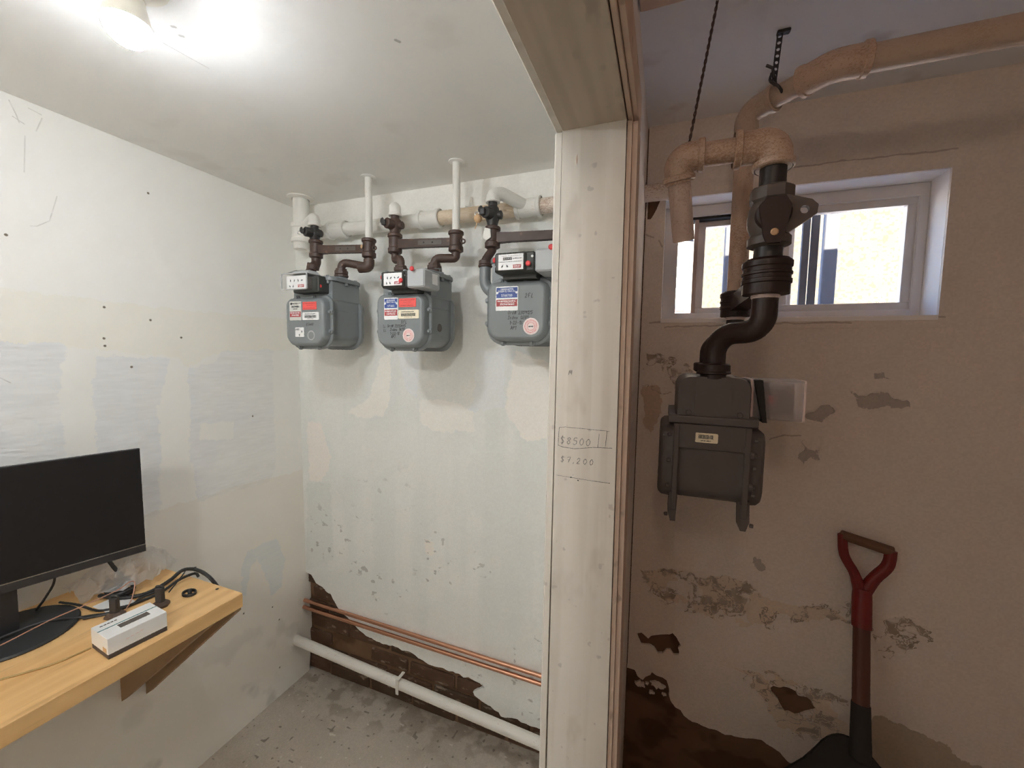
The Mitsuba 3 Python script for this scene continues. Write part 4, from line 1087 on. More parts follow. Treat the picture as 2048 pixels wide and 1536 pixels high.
            P('print', cat(drum((bx0 + bw * 0.17, yb + 0.0002, bz1 - bh * 0.12), (0, -1, 0), 0.0042, 0.0003, 0.0001, 14), dash_print(bx0 + bw * 0.28, bx0 + bw * 0.95, bz1 - bh * 0.115, 0.0022, 31, yb), dash_print(bx0 + bw * 0.28, bx0 + bw * 0.75, bz1 - bh * 0.16, 0.0018, 32, yb),
                           bars_print(bx0 + bw * 0.18, bx0 + bw * 0.85, bz1 - bh * 0.33, bz1 - bh * 0.23, 33, yb), dash_print(bx0 + bw * 0.3, bx0 + bw * 0.7, bz1 - bh * 0.42, 0.0028, 34, yb)), 'm_ink', parent=b0, smooth=False)
        P('print', rect(bx0 + 0.002, bx0 + bw - 0.002, bz1 - bh * 0.82, bz1 - bh * 0.54, yb), 'm_red_print', parent=b0, smooth=False)
        P('print', cat(dash_print(bx0 + bw * 0.08, bx0 + bw * 0.9, bz1 - bh * 0.635, 0.0034, 41 + style, yb - 0.0003), dash_print(bx0 + bw * 0.2, bx0 + bw * 0.85, bz1 - bh * 0.70, 0.0018, 51 + style, yb - 0.0003), dash_print(bx0 + bw * 0.2, bx0 + bw * 0.85, bz1 - bh * 0.77, 0.0028, 61 + style, yb - 0.0003)), 'm_plate', parent=b0, smooth=False)
    if style in (1, 2):
        ox = {1: -0.003, 2: 0.001}[style]
        b1 = badge(ox, ox + 0.061, 0.132, 0.158, 'm_red_tag', 'bright red sticker', r=0.001)
        P('print', cat(dash_print(ox + 0.004, ox + 0.057, 0.152, 0.0016, 71, yb), dash_print(ox + 0.018, ox + 0.045, 0.146, 0.001, 72, yb), dash_print(ox + 0.006, ox + 0.052, 0.1355, 0.0018, 73, yb)), 'm_red_print', parent=b1, smooth=False)
        cz = 0.0985
        b2 = badge(ox - 0.002, ox + 0.071, cz - 0.001, cz + 0.025, 'm_plate' if style == 1 else 'm_cream_tag', 'white barcode sticker' if style == 1 else 'cream barcode sticker')
        P('print', cat(bars_print(ox + 0.008, ox + 0.060, cz + 0.006, cz + 0.015, 81 + style, yb), dash_print(ox + 0.010, ox + 0.056, cz + 0.018, 0.0022, 82, yb), dash_print(ox + 0.02, ox + 0.048, cz + 0.0025, 0.0012, 83, yb)), 'm_ink', parent=b2, smooth=False)
    if style == 1:
        b3 = badge(-0.0385, 0.0005, 0.041, 0.073, 'm_plate', 'white square sticker with scribbled notes', r=0.0008)
        P('print', cat(hand('4787', -0.036, 0.063, 0.006, 0.0010), hand('25', -0.012, 0.056, 0.005, 0.0010), hand('10', -0.023, 0.044, 0.006, 0.0010)).apply_translation([0, yb - 0.0002, 0]), 'm_ink', parent=b3, smooth=False)
        P('faded_sticker', xf(trimesh.creation.annulus(0.0125, 0.0165, 0.0004, 24), m4=trimesh.transformations.rotation_matrix(math.pi / 2, [1, 0, 0]), at=(0.032, yf - 0.0003, 0.046)), 'm_module', 'worn round sticker')
        P('scribble', cat(hand('85', 0.010, 0.078, 0.010, 0.0010), hand('0n07', 0.023, 0.080, 0.007, 0.0010)).apply_translation([0, yf - 0.0004, 0]), 'm_ink', smooth=False)
    if style in (2, 3):
        cxs, czs, rs = {2: (0.035, 0.047, 0.0205), 3: (0.045, 0.050, 0.0225)}[style]
        st = P('round_sticker', drum((cxs, yf + 0.0004, czs), (0, -1, 0), rs, 0.0012, 0.0003, 32), 'm_pink_tag', 'round pale pink sticker')
        mk = lambda r0, r1: xf(trimesh.creation.annulus(r0, r1, 0.0002, 28), m4=trimesh.transformations.rotation_matrix(math.pi / 2, [1, 0, 0]), at=(cxs, yf - 0.0010, czs))
        P('print', cat(mk(rs * 0.74, rs * 0.78), mk(rs * 0.62, rs * 0.645), mk(rs * 0.44, rs * 0.48)), 'm_seal', parent=st, smooth=False)
        P('print', dash_print(cxs - rs * 0.28, cxs + rs * 0.28, czs - 0.002, 0.003, 9, yf - 0.0012), 'm_ink', parent=st, smooth=False)
        if style == 2:
            ws = cat(hand('3FL', 0.008, 0.083, 0.009, 0.0014, adv=0.85), hand('Ord# 2220475', -0.0425, 0.072, 0.0078, 0.0013), hand('Index 1477', -0.033, 0.061, 0.0078, 0.0013), hand('1-22-13', -0.032, 0.049, 0.0078, 0.0013), hand('AP1', -0.028, 0.039, 0.0078, 0.0013), hand('LL', -0.058, 0.071, 0.008, 0.0013, adv=0.6), hand('LL', -0.057, 0.059, 0.008, 0.0013, adv=0.6))
        else:
            ws = cat(hand('2FL', 0.026, 0.127, 0.0105, 0.0015, adv=0.85), hand('Ord# 2309125', -0.022, 0.083, 0.0085, 0.0013), hand('Index 0281', -0.022, 0.070, 0.0085, 0.0013), hand('1-22-13', -0.017, 0.056, 0.0085, 0.0013), hand('AP1', -0.013, 0.042, 0.0085, 0.0013))
        P('ink_note', ws.apply_translation([0, yf - 0.0004, 0]), 'm_ink', 'handwritten black marker notes', smooth=False)
        if style == 2:
            P('faded_sticker', xf(drum((0, 0, 0), (1, 0, 0), 0.013, 0.0008, 0.0002, 24), at=(W2 - 0.012, -0.005, 0.075)), 'm_valve_dark', 'worn round sticker on the side')
    return k


def rings_open(poly, y0, y1, lip):
    """a thin clear box: front face and side walls"""
    n = len(poly)
    V = [(x, y1, z) for x, z in poly] + [(x, y0 + lip * 0.3, z) for x, z in poly] + [(x * 1.0, y0, z) for x, z in [(px + (np.mean([q[0] for q in poly]) - px) * 0.02, pz + (np.mean([q[1] for q in poly]) - pz) * 0.03) for px, pz in poly]]
    F = []
    for r_ in range(2):
        for i in range(n):
            a, b = r_ * n + i, r_ * n + (i + 1) % n
            F += [[a, b, b + n], [a, b + n, a + n]]
    c = len(V)
    V.append((float(np.mean([q[0] for q in poly])), y0, float(np.mean([q[1] for q in poly]))))
    F += [[c, 2 * n + i, 2 * n + (i + 1) % n] for i in range(n)]
    return trimesh.Trimesh(V, F, process=False)


CYM = 1.130
make_meter('grey gas meter in the corner with a clear bulging dial cover', (-1.151, CYM, 0.005), 0, 1, 1)
make_meter('grey gas meter hanging in the middle of the row of three', (-0.765, CYM, 0.004), 0, 2, 2)
make_meter('grey gas meter marked 2FL half hidden by the doorway jamb', (-0.386, CYM, 0.025), 0, 3, 3)
make_meter('dark gas meter hanging sideways under the window', (0.094, 1.0, -0.318), 90, 4, 4)
part('gas_meter_003', 'gasket', hull([(x, y, z) for (x, z) in ((0.170, -0.044), (0.185, -0.044), (0.196, -0.130), (0.188, -0.130)) for y in (0.935, 1.06)]), 'm_gap', 'black slanted gasket strip')
part('gas_meter_003', 'red_mark', cbox(0.200, 0.212, 0.9555, 0.9575, -0.092, -0.076, 0.0005), 'm_seal')

# ------------------------------------------------------------------ service pipes by the window
SV = (0.166, 0.867)
sp = thing('service_pipe', 'rust stained gas pipe bend crossing in front of the window, with a hanging stub', 'pipe')
zE = 0.383
part(sp, 'pipe', sweep([(0.05, SV[1], zE), (0.13, SV[1], zE)], 0.0215, 24), 'm_pipe_old')
part(sp, 'elbow', cat(sweep(fillet([(0.103, SV[1], zE), (SV[0], SV[1], zE), (SV[0], SV[1], zE - 0.042)], 0.04, 10), 0.029, 24), collar((0.107, SV[1], zE), (1, 0, 0), 0.0335, 0.013), collar((SV[0], SV[1], zE - 0.036), (0, 0, 1), 0.0335, 0.013)), 'm_pipe_old')
part(sp, 'elbow', cat(sweep(fillet([(0.052, SV[1], zE), (0.004, SV[1], zE), (0.010, SV[1] + 0.015, zE - 0.042)], 0.034, 10), 0.026, 24), collar((0.046, SV[1], zE), (1, 0, 0), 0.0298, 0.012), collar((0.009, SV[1] + 0.012, zE - 0.034), (0.1, 0.3, -1), 0.0295, 0.012)), 'm_pipe_old')
part(sp, 'drip_stub', sweep([(0.008, SV[1] + 0.010, zE - 0.03), (0.0235, SV[1] + 0.052, zE - 0.143), (0.0238, SV[1] + 0.0525, zE - 0.145)], [0.021, 0.0207, 0.017], 24), 'm_pipe_stub')
part(sp, 'nipple', sweep([(SV[0], SV[1], zE - 0.035), (SV[0], SV[1], 0.295)], 0.0215, 20), 'm_black_iron', 'black threaded nipple')
sv = thing('service_valve', 'old grey service cock with a drilled lock wing in front of the window', 'valve')
vx, vy = SV
part(sv, 'nut', lathe((vx, vy, 0.306), (0, 0, -1), [(0, 0), (0.033, 0.0), (0.0355, 0.003), (0.0355, 0.022), (0.032, 0.026), (0, 0.026)], 8), 'm_valve_dark', smooth=20)
part(sv, 'body', lathe((vx, vy, 0.284), (0, 0, -1), [(0.028, 0), (0.034, 0.012), (0.037, 0.03), (0.036, 0.046), (0.030, 0.060), (0.032, 0.063), (0.035, 0.066), (0.035, 0.079), (0.026, 0.083), (0, 0.083)]), 'm_valve_dark')
part(sv, 'plug', drum((vx - 0.002, vy - 0.018, 0.252), (0.0, -1, 0), 0.027, 0.026, 0.003), 'm_iron_dark')
tongue = hull([(vx - 0.002 + a, vy - 0.042 - d, z) for d in (0, 0.007) for a, z in ((-0.024, 0.260), (0.024, 0.260), (0.0155, 0.212), (-0.0155, 0.212), (-0.010, 0.199), (0.010, 0.199), (-0.015, 0.276), (0.015, 0.276))])
part(sv, 'tongue', tongue, 'm_iron_dark')
part(sv, 'stud', drum((vx - 0.002, vy - 0.049, 0.2165), (0, -1, 0), 0.0062, 0.004), 'm_brass', 'pale brass stud')
wing = sg.Polygon([(vx + 0.018, 0.281), (vx + 0.053, 0.269), (vx + 0.061, 0.261), (vx + 0.060, 0.249), (vx + 0.048, 0.240), (vx + 0.022, 0.222)]).buffer(0.003).difference(sg.Point(vx + 0.045, 0.2555).buffer(0.0068))
part(sv, 'lock_wing', shape_xz(wing, vy - 0.030, vy - 0.020), 'm_valve_dark')
part(sv, 'nipple', sweep([(vx, vy, 0.204), (vx, vy, 0.172)], 0.0235, 20), 'm_black_iron')
sb = thing('service_meter_bar', 'heavy brown meter bar with two ribbed unions below the window valve', 'meter bar')
FARX, FARY = 0.147, 1.07


def ribbed(p, r, h, n=28):
    pr = [(0, 0), (r * 0.86, 0), (r, h * 0.08), (r, h * 0.22), (r * 0.95, h * 0.25), (r * 0.95, h * 0.36), (r, h * 0.38), (r, h * 0.44), (r * 0.95, h * 0.46), (r * 0.95, h * 0.56), (r, h * 0.58), (r * 1.0, h * 0.68), (r * 0.94, h * 0.70), (r * 0.94, h * 0.98), (r * 0.6, h), (0, h)]
    return lathe(p, (0, 0, -1), pr, n)


part(sb, 'inlet_union', ribbed((vx, vy, 0.180), 0.0405, 0.064), 'm_iron_dark')
part(sb, 'outlet_union', ribbed((FARX, FARY, 0.153), 0.034, 0.058), 'm_iron_dark')
part(sb, 'bar', hull([(vx + a, vy + 0.01, z) for a in (-0.018, 0.018) for z in (0.12, 0.158)] + [(FARX + a, FARY - 0.005, z) for a in (-0.018, 0.018) for z in (0.105, 0.138)]), 'm_iron_dark')
part(sb, 'ring', collar((vx, vy, 0.1135), (0, 0, 1), 0.0235, 0.008), 'm_pink_tag', 'pale gasket ring')
part(sb, 'ring', collar((FARX, FARY, 0.092), (0, 0, 1), 0.0205, 0.008), 'm_pink_tag')
part(sb, 'inlet_pipe', sweep(fillet([(vx, vy, 0.118), (vx, vy, 0.052), (0.094, 0.934, 0.047), (0.094, 0.934, -0.040)], 0.045, 12), 0.0215, 22), 'm_iron_dark', 'S shaped dark pipe')
part(sb, 'outlet_pipe', sweep(fillet([(FARX, FARY, 0.098), (FARX, FARY, 0.055), (0.094, 1.066, 0.03), (0.094, 1.066, -0.040)], 0.03, 8), 0.0185, 18), 'm_iron_dark')
part(sb, 'swivel_nut', lathe((0.094, 0.934, -0.012), (0, 0, -1), [(0, 0), (0.028, 0), (0.031, 0.003), (0.031, 0.016), (0.0325, 0.018), (0.0325, 0.021), (0.024, 0.023), (0.024, 0.032), (0, 0.032)], 24), 'm_iron_dark', smooth=20)
part(sb, 'swivel_nut', lathe((0.094, 1.066, -0.012), (0, 0, -1), [(0, 0), (0.028, 0), (0.031, 0.003), (0.031, 0.018), (0.024, 0.023), (0.024, 0.032), (0, 0.032)], 24), 'm_iron_dark', smooth=20)

op = thing('overhead_pipe', 'cream gas pipe rising past the window and running overhead to the right', 'pipe')
ZO = 0.55
part(op, 'pipe', sweep([(FARX, FARY, 0.145), (FARX, FARY, ZO - 0.03)], 0.0205, 22), 'm_pipe_old', 'upright pipe')
bend = (0.268, 0.956)
part(op, 'elbow', cat(sweep(fillet([(FARX, FARY, ZO - 0.055), (FARX, FARY, ZO), (FARX + 0.045, FARY - 0.042, ZO)], 0.034, 10), 0.0245, 22), collar((FARX + 0.042, FARY - 0.0395, ZO), (0.73, -0.69, 0), 0.0275, 0.012)), 'm_pipe_run')
part(op, 'pipe', sweep([(FARX + 0.03, FARY - 0.028, ZO), (bend[0], bend[1], ZO)], 0.0205, 22), 'm_pipe_run')
part(op, 'elbow', cat(sweep(fillet([(bend[0] - 0.038, bend[1] + 0.036, ZO), (bend[0], bend[1], ZO), (bend[0] + 0.055, bend[1], ZO)], 0.05, 8), 0.0272, 22), collar((bend[0] - 0.035, bend[1] + 0.033, ZO), (-0.73, 0.69, 0), 0.0295, 0.012), collar((bend[0] + 0.050, bend[1], ZO), (1, 0, 0), 0.0302, 0.013)), 'm_pipe_old', 'rusty bend')
part(op, 'pipe', sweep([(bend[0] + 0.02, bend[1], ZO), (XR + 0.01, bend[1], ZO)], 0.0232, 24), 'm_pipe_run', 'overhead run')

ch = thing('pipe_hanger', 'dark perforated hanger strap from the ceiling to the overhead pipe', 'hanger')
c0, c1 = np.array([0.192, 1.018, ZR]), np.array([0.187, 1.022, ZO + 0.02])
tw = []
strip = sg.box(-0.0055, 0.0, 0.0055, 1.0)
Ls = float(np.linalg.norm(c1 - c0))
strip = sg.box(-0.0055, 0.0, 0.0055, Ls)
for q in range(8):
    strip = strip.difference(sg.Point(0.0, 0.009 + q * 0.0125).buffer(0.0034, 6))
m = trimesh.creation.extrude_polygon(strip.segmentize(0.004), 0.0016, engine='earcut')
v = m.vertices.copy()
ang = 0.9 * v[:, 1] / Ls - 0.3
m.vertices = c0 + np.outer(v[:, 1] / Ls, c1 - c0) + np.stack([v[:, 0] * np.cos(ang) - v[:, 2] * np.sin(ang), v[:, 0] * np.sin(ang) + v[:, 2] * np.cos(ang), 0 * v[:, 0]], 1)
part(ch, 'strap', m, 'm_black_iron', smooth=False)
part(ch, 'loop', sweep(curve([(0.181, 1.018, ZO + 0.045), (0.176, 1.0, ZO + 0.02), (0.19, 0.99, ZO + 0.0), (0.205, 1.012, ZO - 0.01), (0.21, 1.045, ZO + 0.005), (0.196, 1.04, ZO + 0.028), (0.187, 1.022, ZO + 0.04)], 6), 0.0028, 8), 'm_black_iron')
part(ch, 'hook', cbox(0.186, 0.210, 1.012, 1.026, ZR - 0.005, ZR + 0.001, 0.0015), 'm_black_iron')
part(ch, 'hook', sweep([(0.17, 1.016, ZO + 0.062), (0.182, 1.016, ZO + 0.054), (0.186, 1.02, ZO + 0.035)], 0.003, 8), 'm_black_iron')
w0, w1 = np.array([0.062, 0.893, ZR - 0.002]), np.array([0.0236, 0.868, zE + 0.024])
hw = thing('twisted_wire', 'thin twisted rusty wire hanging from the ceiling to the left pipe elbow', 'wire')
for s in (0, math.pi):
    part(hw, 'strand', sweep([w0 + (w1 - w0) * t + 0.0016 * np.array([math.cos(60 * t + s), math.sin(60 * t + s), 0]) for t in np.linspace(0, 1, 90)], 0.0015, 6), 'm_iron')

# shovel
sh = thing('shovel', 'red D-handled shovel with a wooden shaft leaning on the flaking wall', 'shovel')
top, bot = np.array([0.501, 1.262, -0.60]), np.array([0.484, 1.168, -0.905])
part(sh, 'shaft', sweep([top, bot], 0.0175, 20), 'm_shaft_wood', 'brown wooden shaft')
dx = (top - bot) / np.linalg.norm(top - bot)


def dh(a, b):
    return np.array([top[0] + 0.86 * a + 0.02 * b, top[1] + 0.02 * b / 0.13 * 0.5, top[2] + b])


part(sh, 'handle', cat(sweep([top - dx * 0.085, top - dx * 0.01, dh(0, 0.01)], [0.0205, 0.0205, 0.019], 20), sweep(curve([dh(-0.004, 0.0), dh(-0.022, 0.045), dh(-0.05, 0.09), dh(-0.058, 0.142)], 6), [0.015, 0.0115, 0.011, 0.0105], 14), sweep(curve([dh(0.004, 0.0), dh(0.028, 0.042), dh(0.056, 0.078), dh(0.062, 0.118)], 6), [0.016, 0.014, 0.0135, 0.0125], 14)), 'm_red_plastic', 'red D handle')
part(sh, 'grip', sweep([dh(-0.06, 0.140), dh(0.064, 0.116)], 0.0125, 16), 'm_grip_wood', 'worn wooden grip')
part(sh, 'socket', sweep([bot + dx * 0.06, bot - dx * 0.06], [0.019, 0.022], 20), 'm_gap', 'black socket')
bl = []
for i in range(13):
    u = -1 + 2 * i / 12
    for j, (zz_, yy_) in enumerate(((0.0, 0.0), (-0.13, -0.045), (-0.30, -0.10), (-0.48, -0.19))):
        wdt = (0.075 + 0.115 * min(j, 1))
        bl.append((bot[0] - 0.03 + u * wdt, bot[1] - 0.03 + yy_ + 0.03 * (1 - u * u), bot[2] - 0.025 + zz_ - (0.05 * u * u if j == 0 else 0)))
V, F = bl, []
for i in range(12):
    for j in range(3):
        a = i * 4 + j
        F += [[a, a + 4, a + 5], [a, a + 5, a + 1]]
front = trimesh.Trimesh(V, F, process=False)
back = front.copy()
back.vertices = back.vertices + [0, 0.006, 0]
back.invert()
part(sh, 'blade', cat(front, back), 'm_gap', 'black blade', smooth=40)

# ------------------------------------------------------------------ shelf and what stands on it
XS0, XS1, YS0, YS1 = -1.478, -1.048, -0.55, 0.720
shf = thing('shelf', 'thick pine board shelf fixed to the left wall', 'shelf')
part(shf, 'board', hull([(XS0, YS0, z) for z in (ZS, ZS - 0.04)] + [(XS0, YS1 - 0.004, z) for z in (ZS, ZS - 0.04)] + [(XS1 + o, y, z) for y in (YS0, YS1) for z, o in ((ZS, -0.002), (ZS - 0.002, 0), (ZS - 0.038, 0), (ZS - 0.04, -0.002))]), 'm_wood', smooth=False)
for y, zb, xf_ in ((0.700, -1.078, XS1 - 0.004), (0.640, -1.052, XS1 - 0.012)):  # dark wedges added in the shape of the shadow below the shelf
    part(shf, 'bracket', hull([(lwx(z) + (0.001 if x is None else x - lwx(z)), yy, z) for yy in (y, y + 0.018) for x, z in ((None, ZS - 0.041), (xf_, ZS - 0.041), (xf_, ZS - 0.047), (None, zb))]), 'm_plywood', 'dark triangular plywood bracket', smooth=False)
part(shf, 'gusset_panel', hull([(x, y, z) for y in (0.657, 0.702) for x, z in ((XS1 - 0.02, ZS - 0.041), (XS1 - 0.03, ZS - 0.041), (lwx(-1.0) + 0.05, -1.0), (lwx(-1.0) + 0.04, -1.0))]), 'm_plywood', smooth=False)  # added sheet that closes the dark shadow shape between the wedges
part(shf, 'screw', drum((-1.128, 0.706, ZS), (0, 0, 1), 0.004, 0.0006, 0.0002, 12), 'm_gap')

mo = thing('monitor', 'black flat computer monitor on a round base', 'monitor')
mr, ml = np.array([-1.29, 0.63]), np.array([-1.404, 0.157])
dirm = (mr - ml) / np.linalg.norm(mr - ml)
nm_ = np.array([dirm[1], -dirm[0]])
Wm = np.linalg.norm(mr - ml)


def mon(u, d, z, tilt=0.03):
    q = ml + dirm * u + nm_ * (d - tilt * (z + 0.55))
    return (q[0], q[1], z)


zt, zb = -0.268, -0.547
part(mo, 'housing', hull([mon(u, d, z) for u, d, z in ((0, 0, zb), (Wm, 0, zb), (Wm, 0, zt), (0, 0, zt), (0, -0.012, zb), (Wm, -0.012, zb), (Wm, -0.012, zt), (0, -0.012, zt), (0.06, -0.032, zb + 0.03), (Wm - 0.06, -0.032, zb + 0.03), (Wm - 0.06, -0.032, zt - 0.06), (0.06, -0.032, zt - 0.06))]), 'm_black_plastic', smooth=False)
part(mo, 'screen', hull([mon(u, d, z) for u in (0.003, Wm - 0.002) for z in (zb + 0.021, zt - 0.002) for d in (0.0, 0.0012)]), 'm_screen', 'dark blank screen', smooth=False)
part(mo, 'bezel', hull([mon(u, d, z) for u in (0.0, Wm) for z in (zb, zb + 0.018) for d in (0.0, 0.0016)]), 'm_black_plastic', smooth=False)
part(mo, 'trim_line', hull([mon(u, d, z) for u in (0.0, Wm) for z in (zb + 0.0185, zb + 0.0205) for d in (0.0, 0.0020)]), 'm_steel', 'thin silver line under the screen', smooth=False)
bc = np.array([-1.362, 0.41])
part(mo, 'base', lathe((bc[0], bc[1], ZS), (0, 0, 1), [(0.0, 0.0), (0.104, 0.0), (0.107, 0.003), (0.104, 0.0075), (0.08, 0.011), (0, 0.013)], 48), 'm_base_plastic')
part(mo, 'neck', hull([(bc[0] + a + s * (z - ZS) * 0.02, bc[1] + b, z) for a in (-0.016, 0.004) for b in (-0.036, 0.010) for z in (ZS + 0.008, -0.50) for s in (1,)]), 'm_black_plastic')

bxk = thing('product_box', 'small white carton with a teal stripe on the shelf edge', 'box')
bm4 = trimesh.transformations.rotation_matrix(math.radians(-5.0), [0, 0, 1])
B0 = (-1.074, 0.450, ZS)


def BX(name, mesh, mat, lab=None, parent=bxk):
    return part(parent, name, xf(mesh, m4=bm4, at=B0), mat, lab)


BX('carton', cbox(-0.078, 0, 0, 0.104, 0.010, 0.0455, 0.0007), 'm_carton')
BX('lower_band', cbox(-0.0775, 0.0003, 0.0005, 0.1035, 0.0, 0.0102, 0.0005), 'm_carton_dark', 'dark band at the foot')
BX('picture', cbox(-0.040, -0.022, 0.030, 0.083, 0.0452, 0.0459, 0.0003), 'm_valve_dark', 'grey picture of the product')
BX('stripe', cbox(-0.047, -0.044, 0.0, 0.104, 0.0452, 0.0460, 0.0002), 'm_teal', 'teal stripe')
BX('print', cat(*[cbox(-0.066, -0.062, 0.010 + 0.006 * q, 0.0145 + 0.006 * q, 0.0453, 0.04585, 0.0001) for q in range(5)]), 'm_valve_dark')
BX('end_print', cbox(-0.022, -0.006, -0.0006, 0.001, 0.012, 0.022, 0.0002), 'm_brass', 'gold print on the end')
BX('print', cat(*[cbox(0.0, 0.0004, 0.030 + 0.008 * q, 0.036 + 0.008 * q, 0.026 + 0.001 * q, 0.028 + 0.001 * q, 0.0001) for q in range(4)]), 'm_pink_tag')

for i, (px, py) in enumerate(((-1.235, 0.535), (-1.183, 0.602))):
    ck = thing('cable_clip_stand', 'small dark post on a brown foot %s' % ('behind the white carton' if i == 0 else 'to the right of the white carton'), 'cable clip')
    part(ck, 'foot', xf(hull([(a, b, z) for a, b in ((-0.017, -0.011), (0.009, -0.017), (0.019, -0.003), (0.014, 0.014), (-0.009, 0.017)) for z in (0, 0.006)] + [(a * 0.5, b * 0.5, 0.013) for a, b in ((-0.022, -0.014), (0.012, -0.022), (0.024, -0.004), (0.018, 0.018), (-0.012, 0.022))]), 25, (px, py, ZS)), 'm_clip_brown')
    part(ck, 'post', xf(cbox(-0.009, 0.009, -0.006, 0.006, 0.010, 0.050, 0.002), 25, (px, py, ZS)), 'm_clip_black')
    part(ck, 'hook', xf(sweep(fillet([(-0.008, 0, 0.047), (-0.008, 0, 0.054), (0.007, 0, 0.054), (0.007, 0, 0.044)], 0.003), 0.0022, 8), 25, (px, py, ZS)), 'm_clip_black')

rk = [(-1.171 + 0.017 * math.cos(t), 0.662 + 0.013 * math.sin(t), ZS + 0.0022 + 0.004 * (k // 20)) for k, t in enumerate(np.linspace(0, 4 * math.pi, 40))]
solo('cable_loop', cat(sweep(rk, 0.0020, 8), sweep(curve([(-1.176, 0.668, ZS + 0.004), (-1.172, 0.664, ZS + 0.008), (-1.166, 0.660, ZS + 0.004)], 4), 0.0045, 8)), 'm_cable', 'little coil of black cord on the shelf near its end', 'cord')


def zp(x, y, z):
    """a point of the shelf plane lifted along the line to the lens' height"""
    return (x, y, z)


c_r = 0.0040
solo('black_cable', sweep(curve([(-1.160, 0.744, -0.72), (-1.166, 0.735, -0.685), (-1.19, 0.722, -0.645), (-1.235, 0.716, -0.632), (-1.275, 0.706, -0.638), (-1.275, 0.676, -0.650), (-1.27, 0.635, -0.655), (-1.275, 0.605, -0.655), (-1.31, 0.577, -0.654), (-1.36, 0.56, -0.650)], 7), 0.0048, 10), 'm_cable', 'thickest black cable curling over the end of the shelf', 'cable')
solo('black_cable', sweep(curve([(-1.235, 0.724, ZS + 0.002), (-1.245, 0.72, -0.648), (-1.25, 0.685, -0.648), (-1.24, 0.645, -0.652), (-1.24, 0.62, -0.655), (-1.25, 0.57, -0.656), (-1.258, 0.535, -0.656), (-1.29, 0.5, -0.656)], 7), 0.0036, 10), 'm_cable', 'straight black cable running behind the clip stands', 'cable')
solo('black_cable', sweep(curve([(-1.255, 0.63, -0.655), (-1.262, 0.60, -0.656), (-1.25, 0.575, -0.656), (-1.275, 0.545, -0.656), (-1.30, 0.528, -0.656), (-1.36, 0.518, -0.650), (-1.41, 0.505, -0.648)], 7), 0.0028, 10), 'm_cable', 'thin black cable looping onto the monitor base', 'cable')
solo('black_cable', sweep(curve([(-1.262, 0.53, -0.656), (-1.285, 0.512, -0.656), (-1.30, 0.495, -0.654), (-1.318, 0.45, -0.638), (-1.335, 0.40, -0.640), (-1.35, 0.35, -0.648)], 7), 0.0034, 10), 'm_cable', 'black cable lying across the round monitor base', 'cable')
solo('monitor_cable', sweep(curve([(-1.360, 0.575, -0.53), (-1.362, 0.585, -0.57), (-1.35, 0.60, -0.61), (-1.33, 0.615, -0.64), (-1.31, 0.60, -0.654), (-1.36, 0.575, -0.655)], 7), 0.0045, 10), 'm_cable', 'black lead dropping from the right end of the monitor', 'cable')
solo('monitor_cable', sweep(curve([(-1.375, 0.485, -0.53), (-1.378, 0.487, -0.575), (-1.395, 0.476, -0.615), (-1.42, 0.468, -0.648)], 7), 0.0026, 8), 'm_cable', 'thin lead dropping from the monitor beside its neck', 'cable')
cb = []
rng = np.random.default_rng(8)
for k in range(60):
    t = k / 59
    cb.append((-1.39 + 0.085 * t + 0.012 * math.cos(9 * t * 3), 0.60 - 0.015 * t + 0.022 * math.sin(9 * t * 3), ZS + 0.008 + 0.012 * (0.5 + 0.5 * math.sin(5 * t * 3))))
solo('cable_bundle', sweep(cb, 0.0042, 8), 'm_cable', 'tangled bundle of black leads beside the plastic bag', 'cable bundle')
solo('cable_tie', sweep(curve([(-1.203, 0.632, -0.645), (-1.215, 0.672, -0.622), (-1.222, 0.688, -0.612), (-1.226, 0.695, -0.618), (-1.223, 0.712, -0.620)], 5), 0.0016, 6), 'm_cable', 'thin black tie sticking up by the right clip stand', 'cable tie')
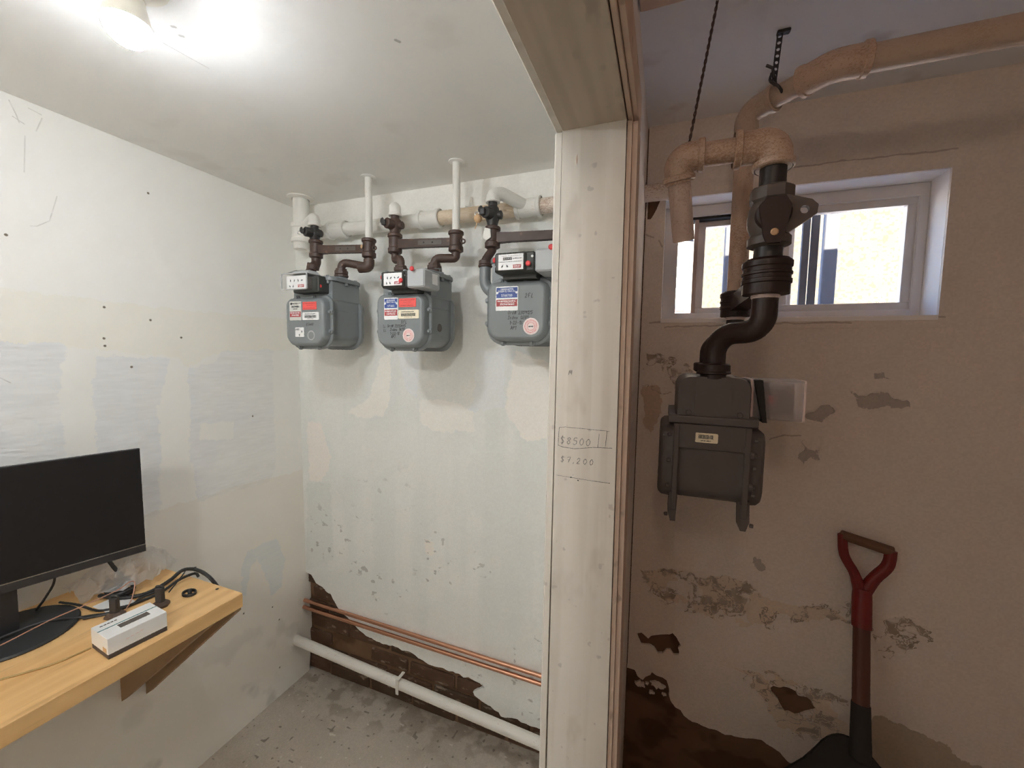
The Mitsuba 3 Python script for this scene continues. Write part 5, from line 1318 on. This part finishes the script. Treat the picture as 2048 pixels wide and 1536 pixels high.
solo('tan_cord', sweep(curve([(-1.26, 0.22, ZS + 0.002), (-1.227, 0.30, ZS + 0.002), (-1.200, 0.339, ZS + 0.0022), (-1.176, 0.373, ZS + 0.0022), (-1.157, 0.408, ZS + 0.0022), (-1.149, 0.454, ZS + 0.0022)], 6), 0.0018, 8), 'm_cord_tan', 'thin yellow brown cord along the front of the shelf', 'cord')
solo('copper_wire', sweep(curve([(-1.26, 0.30, -0.622), (-1.262, 0.363, -0.62), (-1.279, 0.441, -0.62), (-1.280, 0.50, -0.62), (-1.286, 0.565, -0.62), (-1.285, 0.588, -0.612), (-1.268, 0.592, -0.612), (-1.245, 0.573, -0.64), (-1.236, 0.555, -0.656)], 6), 0.0013, 6), 'm_copper_wire', 'thin copper coloured wire stretched over the monitor base', 'wire')
solo('paper_slip', cbox(-1.335, -1.262, 0.535, 0.59, ZS + 0.0003, ZS + 0.0015, 0.0003), 'm_carton', 'white paper slip under the black cables', 'paper')

# crumpled clear bag between the cables and the wall
n1, n2 = 34, 26
U, V_ = np.meshgrid(np.linspace(0, 1, n1), np.linspace(0, 1, n2), indexing='ij')
base_x = -1.455 + 0.155 * (1 - V_) * (0.55 + 0.45 * np.sin(math.pi * U))
base_y = 0.53 + 0.215 * U
hgt = 0.004 + (0.075 * np.sin(math.pi * np.clip(U, 0.02, 0.98)) ** 0.7) * np.sin(math.pi * np.clip(0.10 + 0.8 * V_, 0, 1)) + 0.02 * V_
pts = np.stack([base_x, base_y, ZS + hgt], -1).reshape(-1, 3)
f1 = meshkit.fbm(pts * [45, 38, 45], 4, 3)
f2 = meshkit.fbm(pts * [45, 38, 45] + 9.0, 4, 5)
pts[:, 2] = np.maximum(pts[:, 2] + (f1 - 0.5) * 0.055, ZS + 0.002)
pts[:, 0] = np.maximum(pts[:, 0] + (f2 - 0.5) * 0.04, lwx(ZS) + 0.004)
F = []
for i in range(n1 - 1):
    for j in range(n2 - 1):
        a = i * n2 + j
        F += [[a, a + n2, a + n2 + 1], [a, a + n2 + 1, a + 1]]
solo('plastic_bag', trimesh.Trimesh(pts, F, process=False), 'm_bag', 'crumpled clear plastic bag against the wall behind the cables', 'bag', smooth=25)
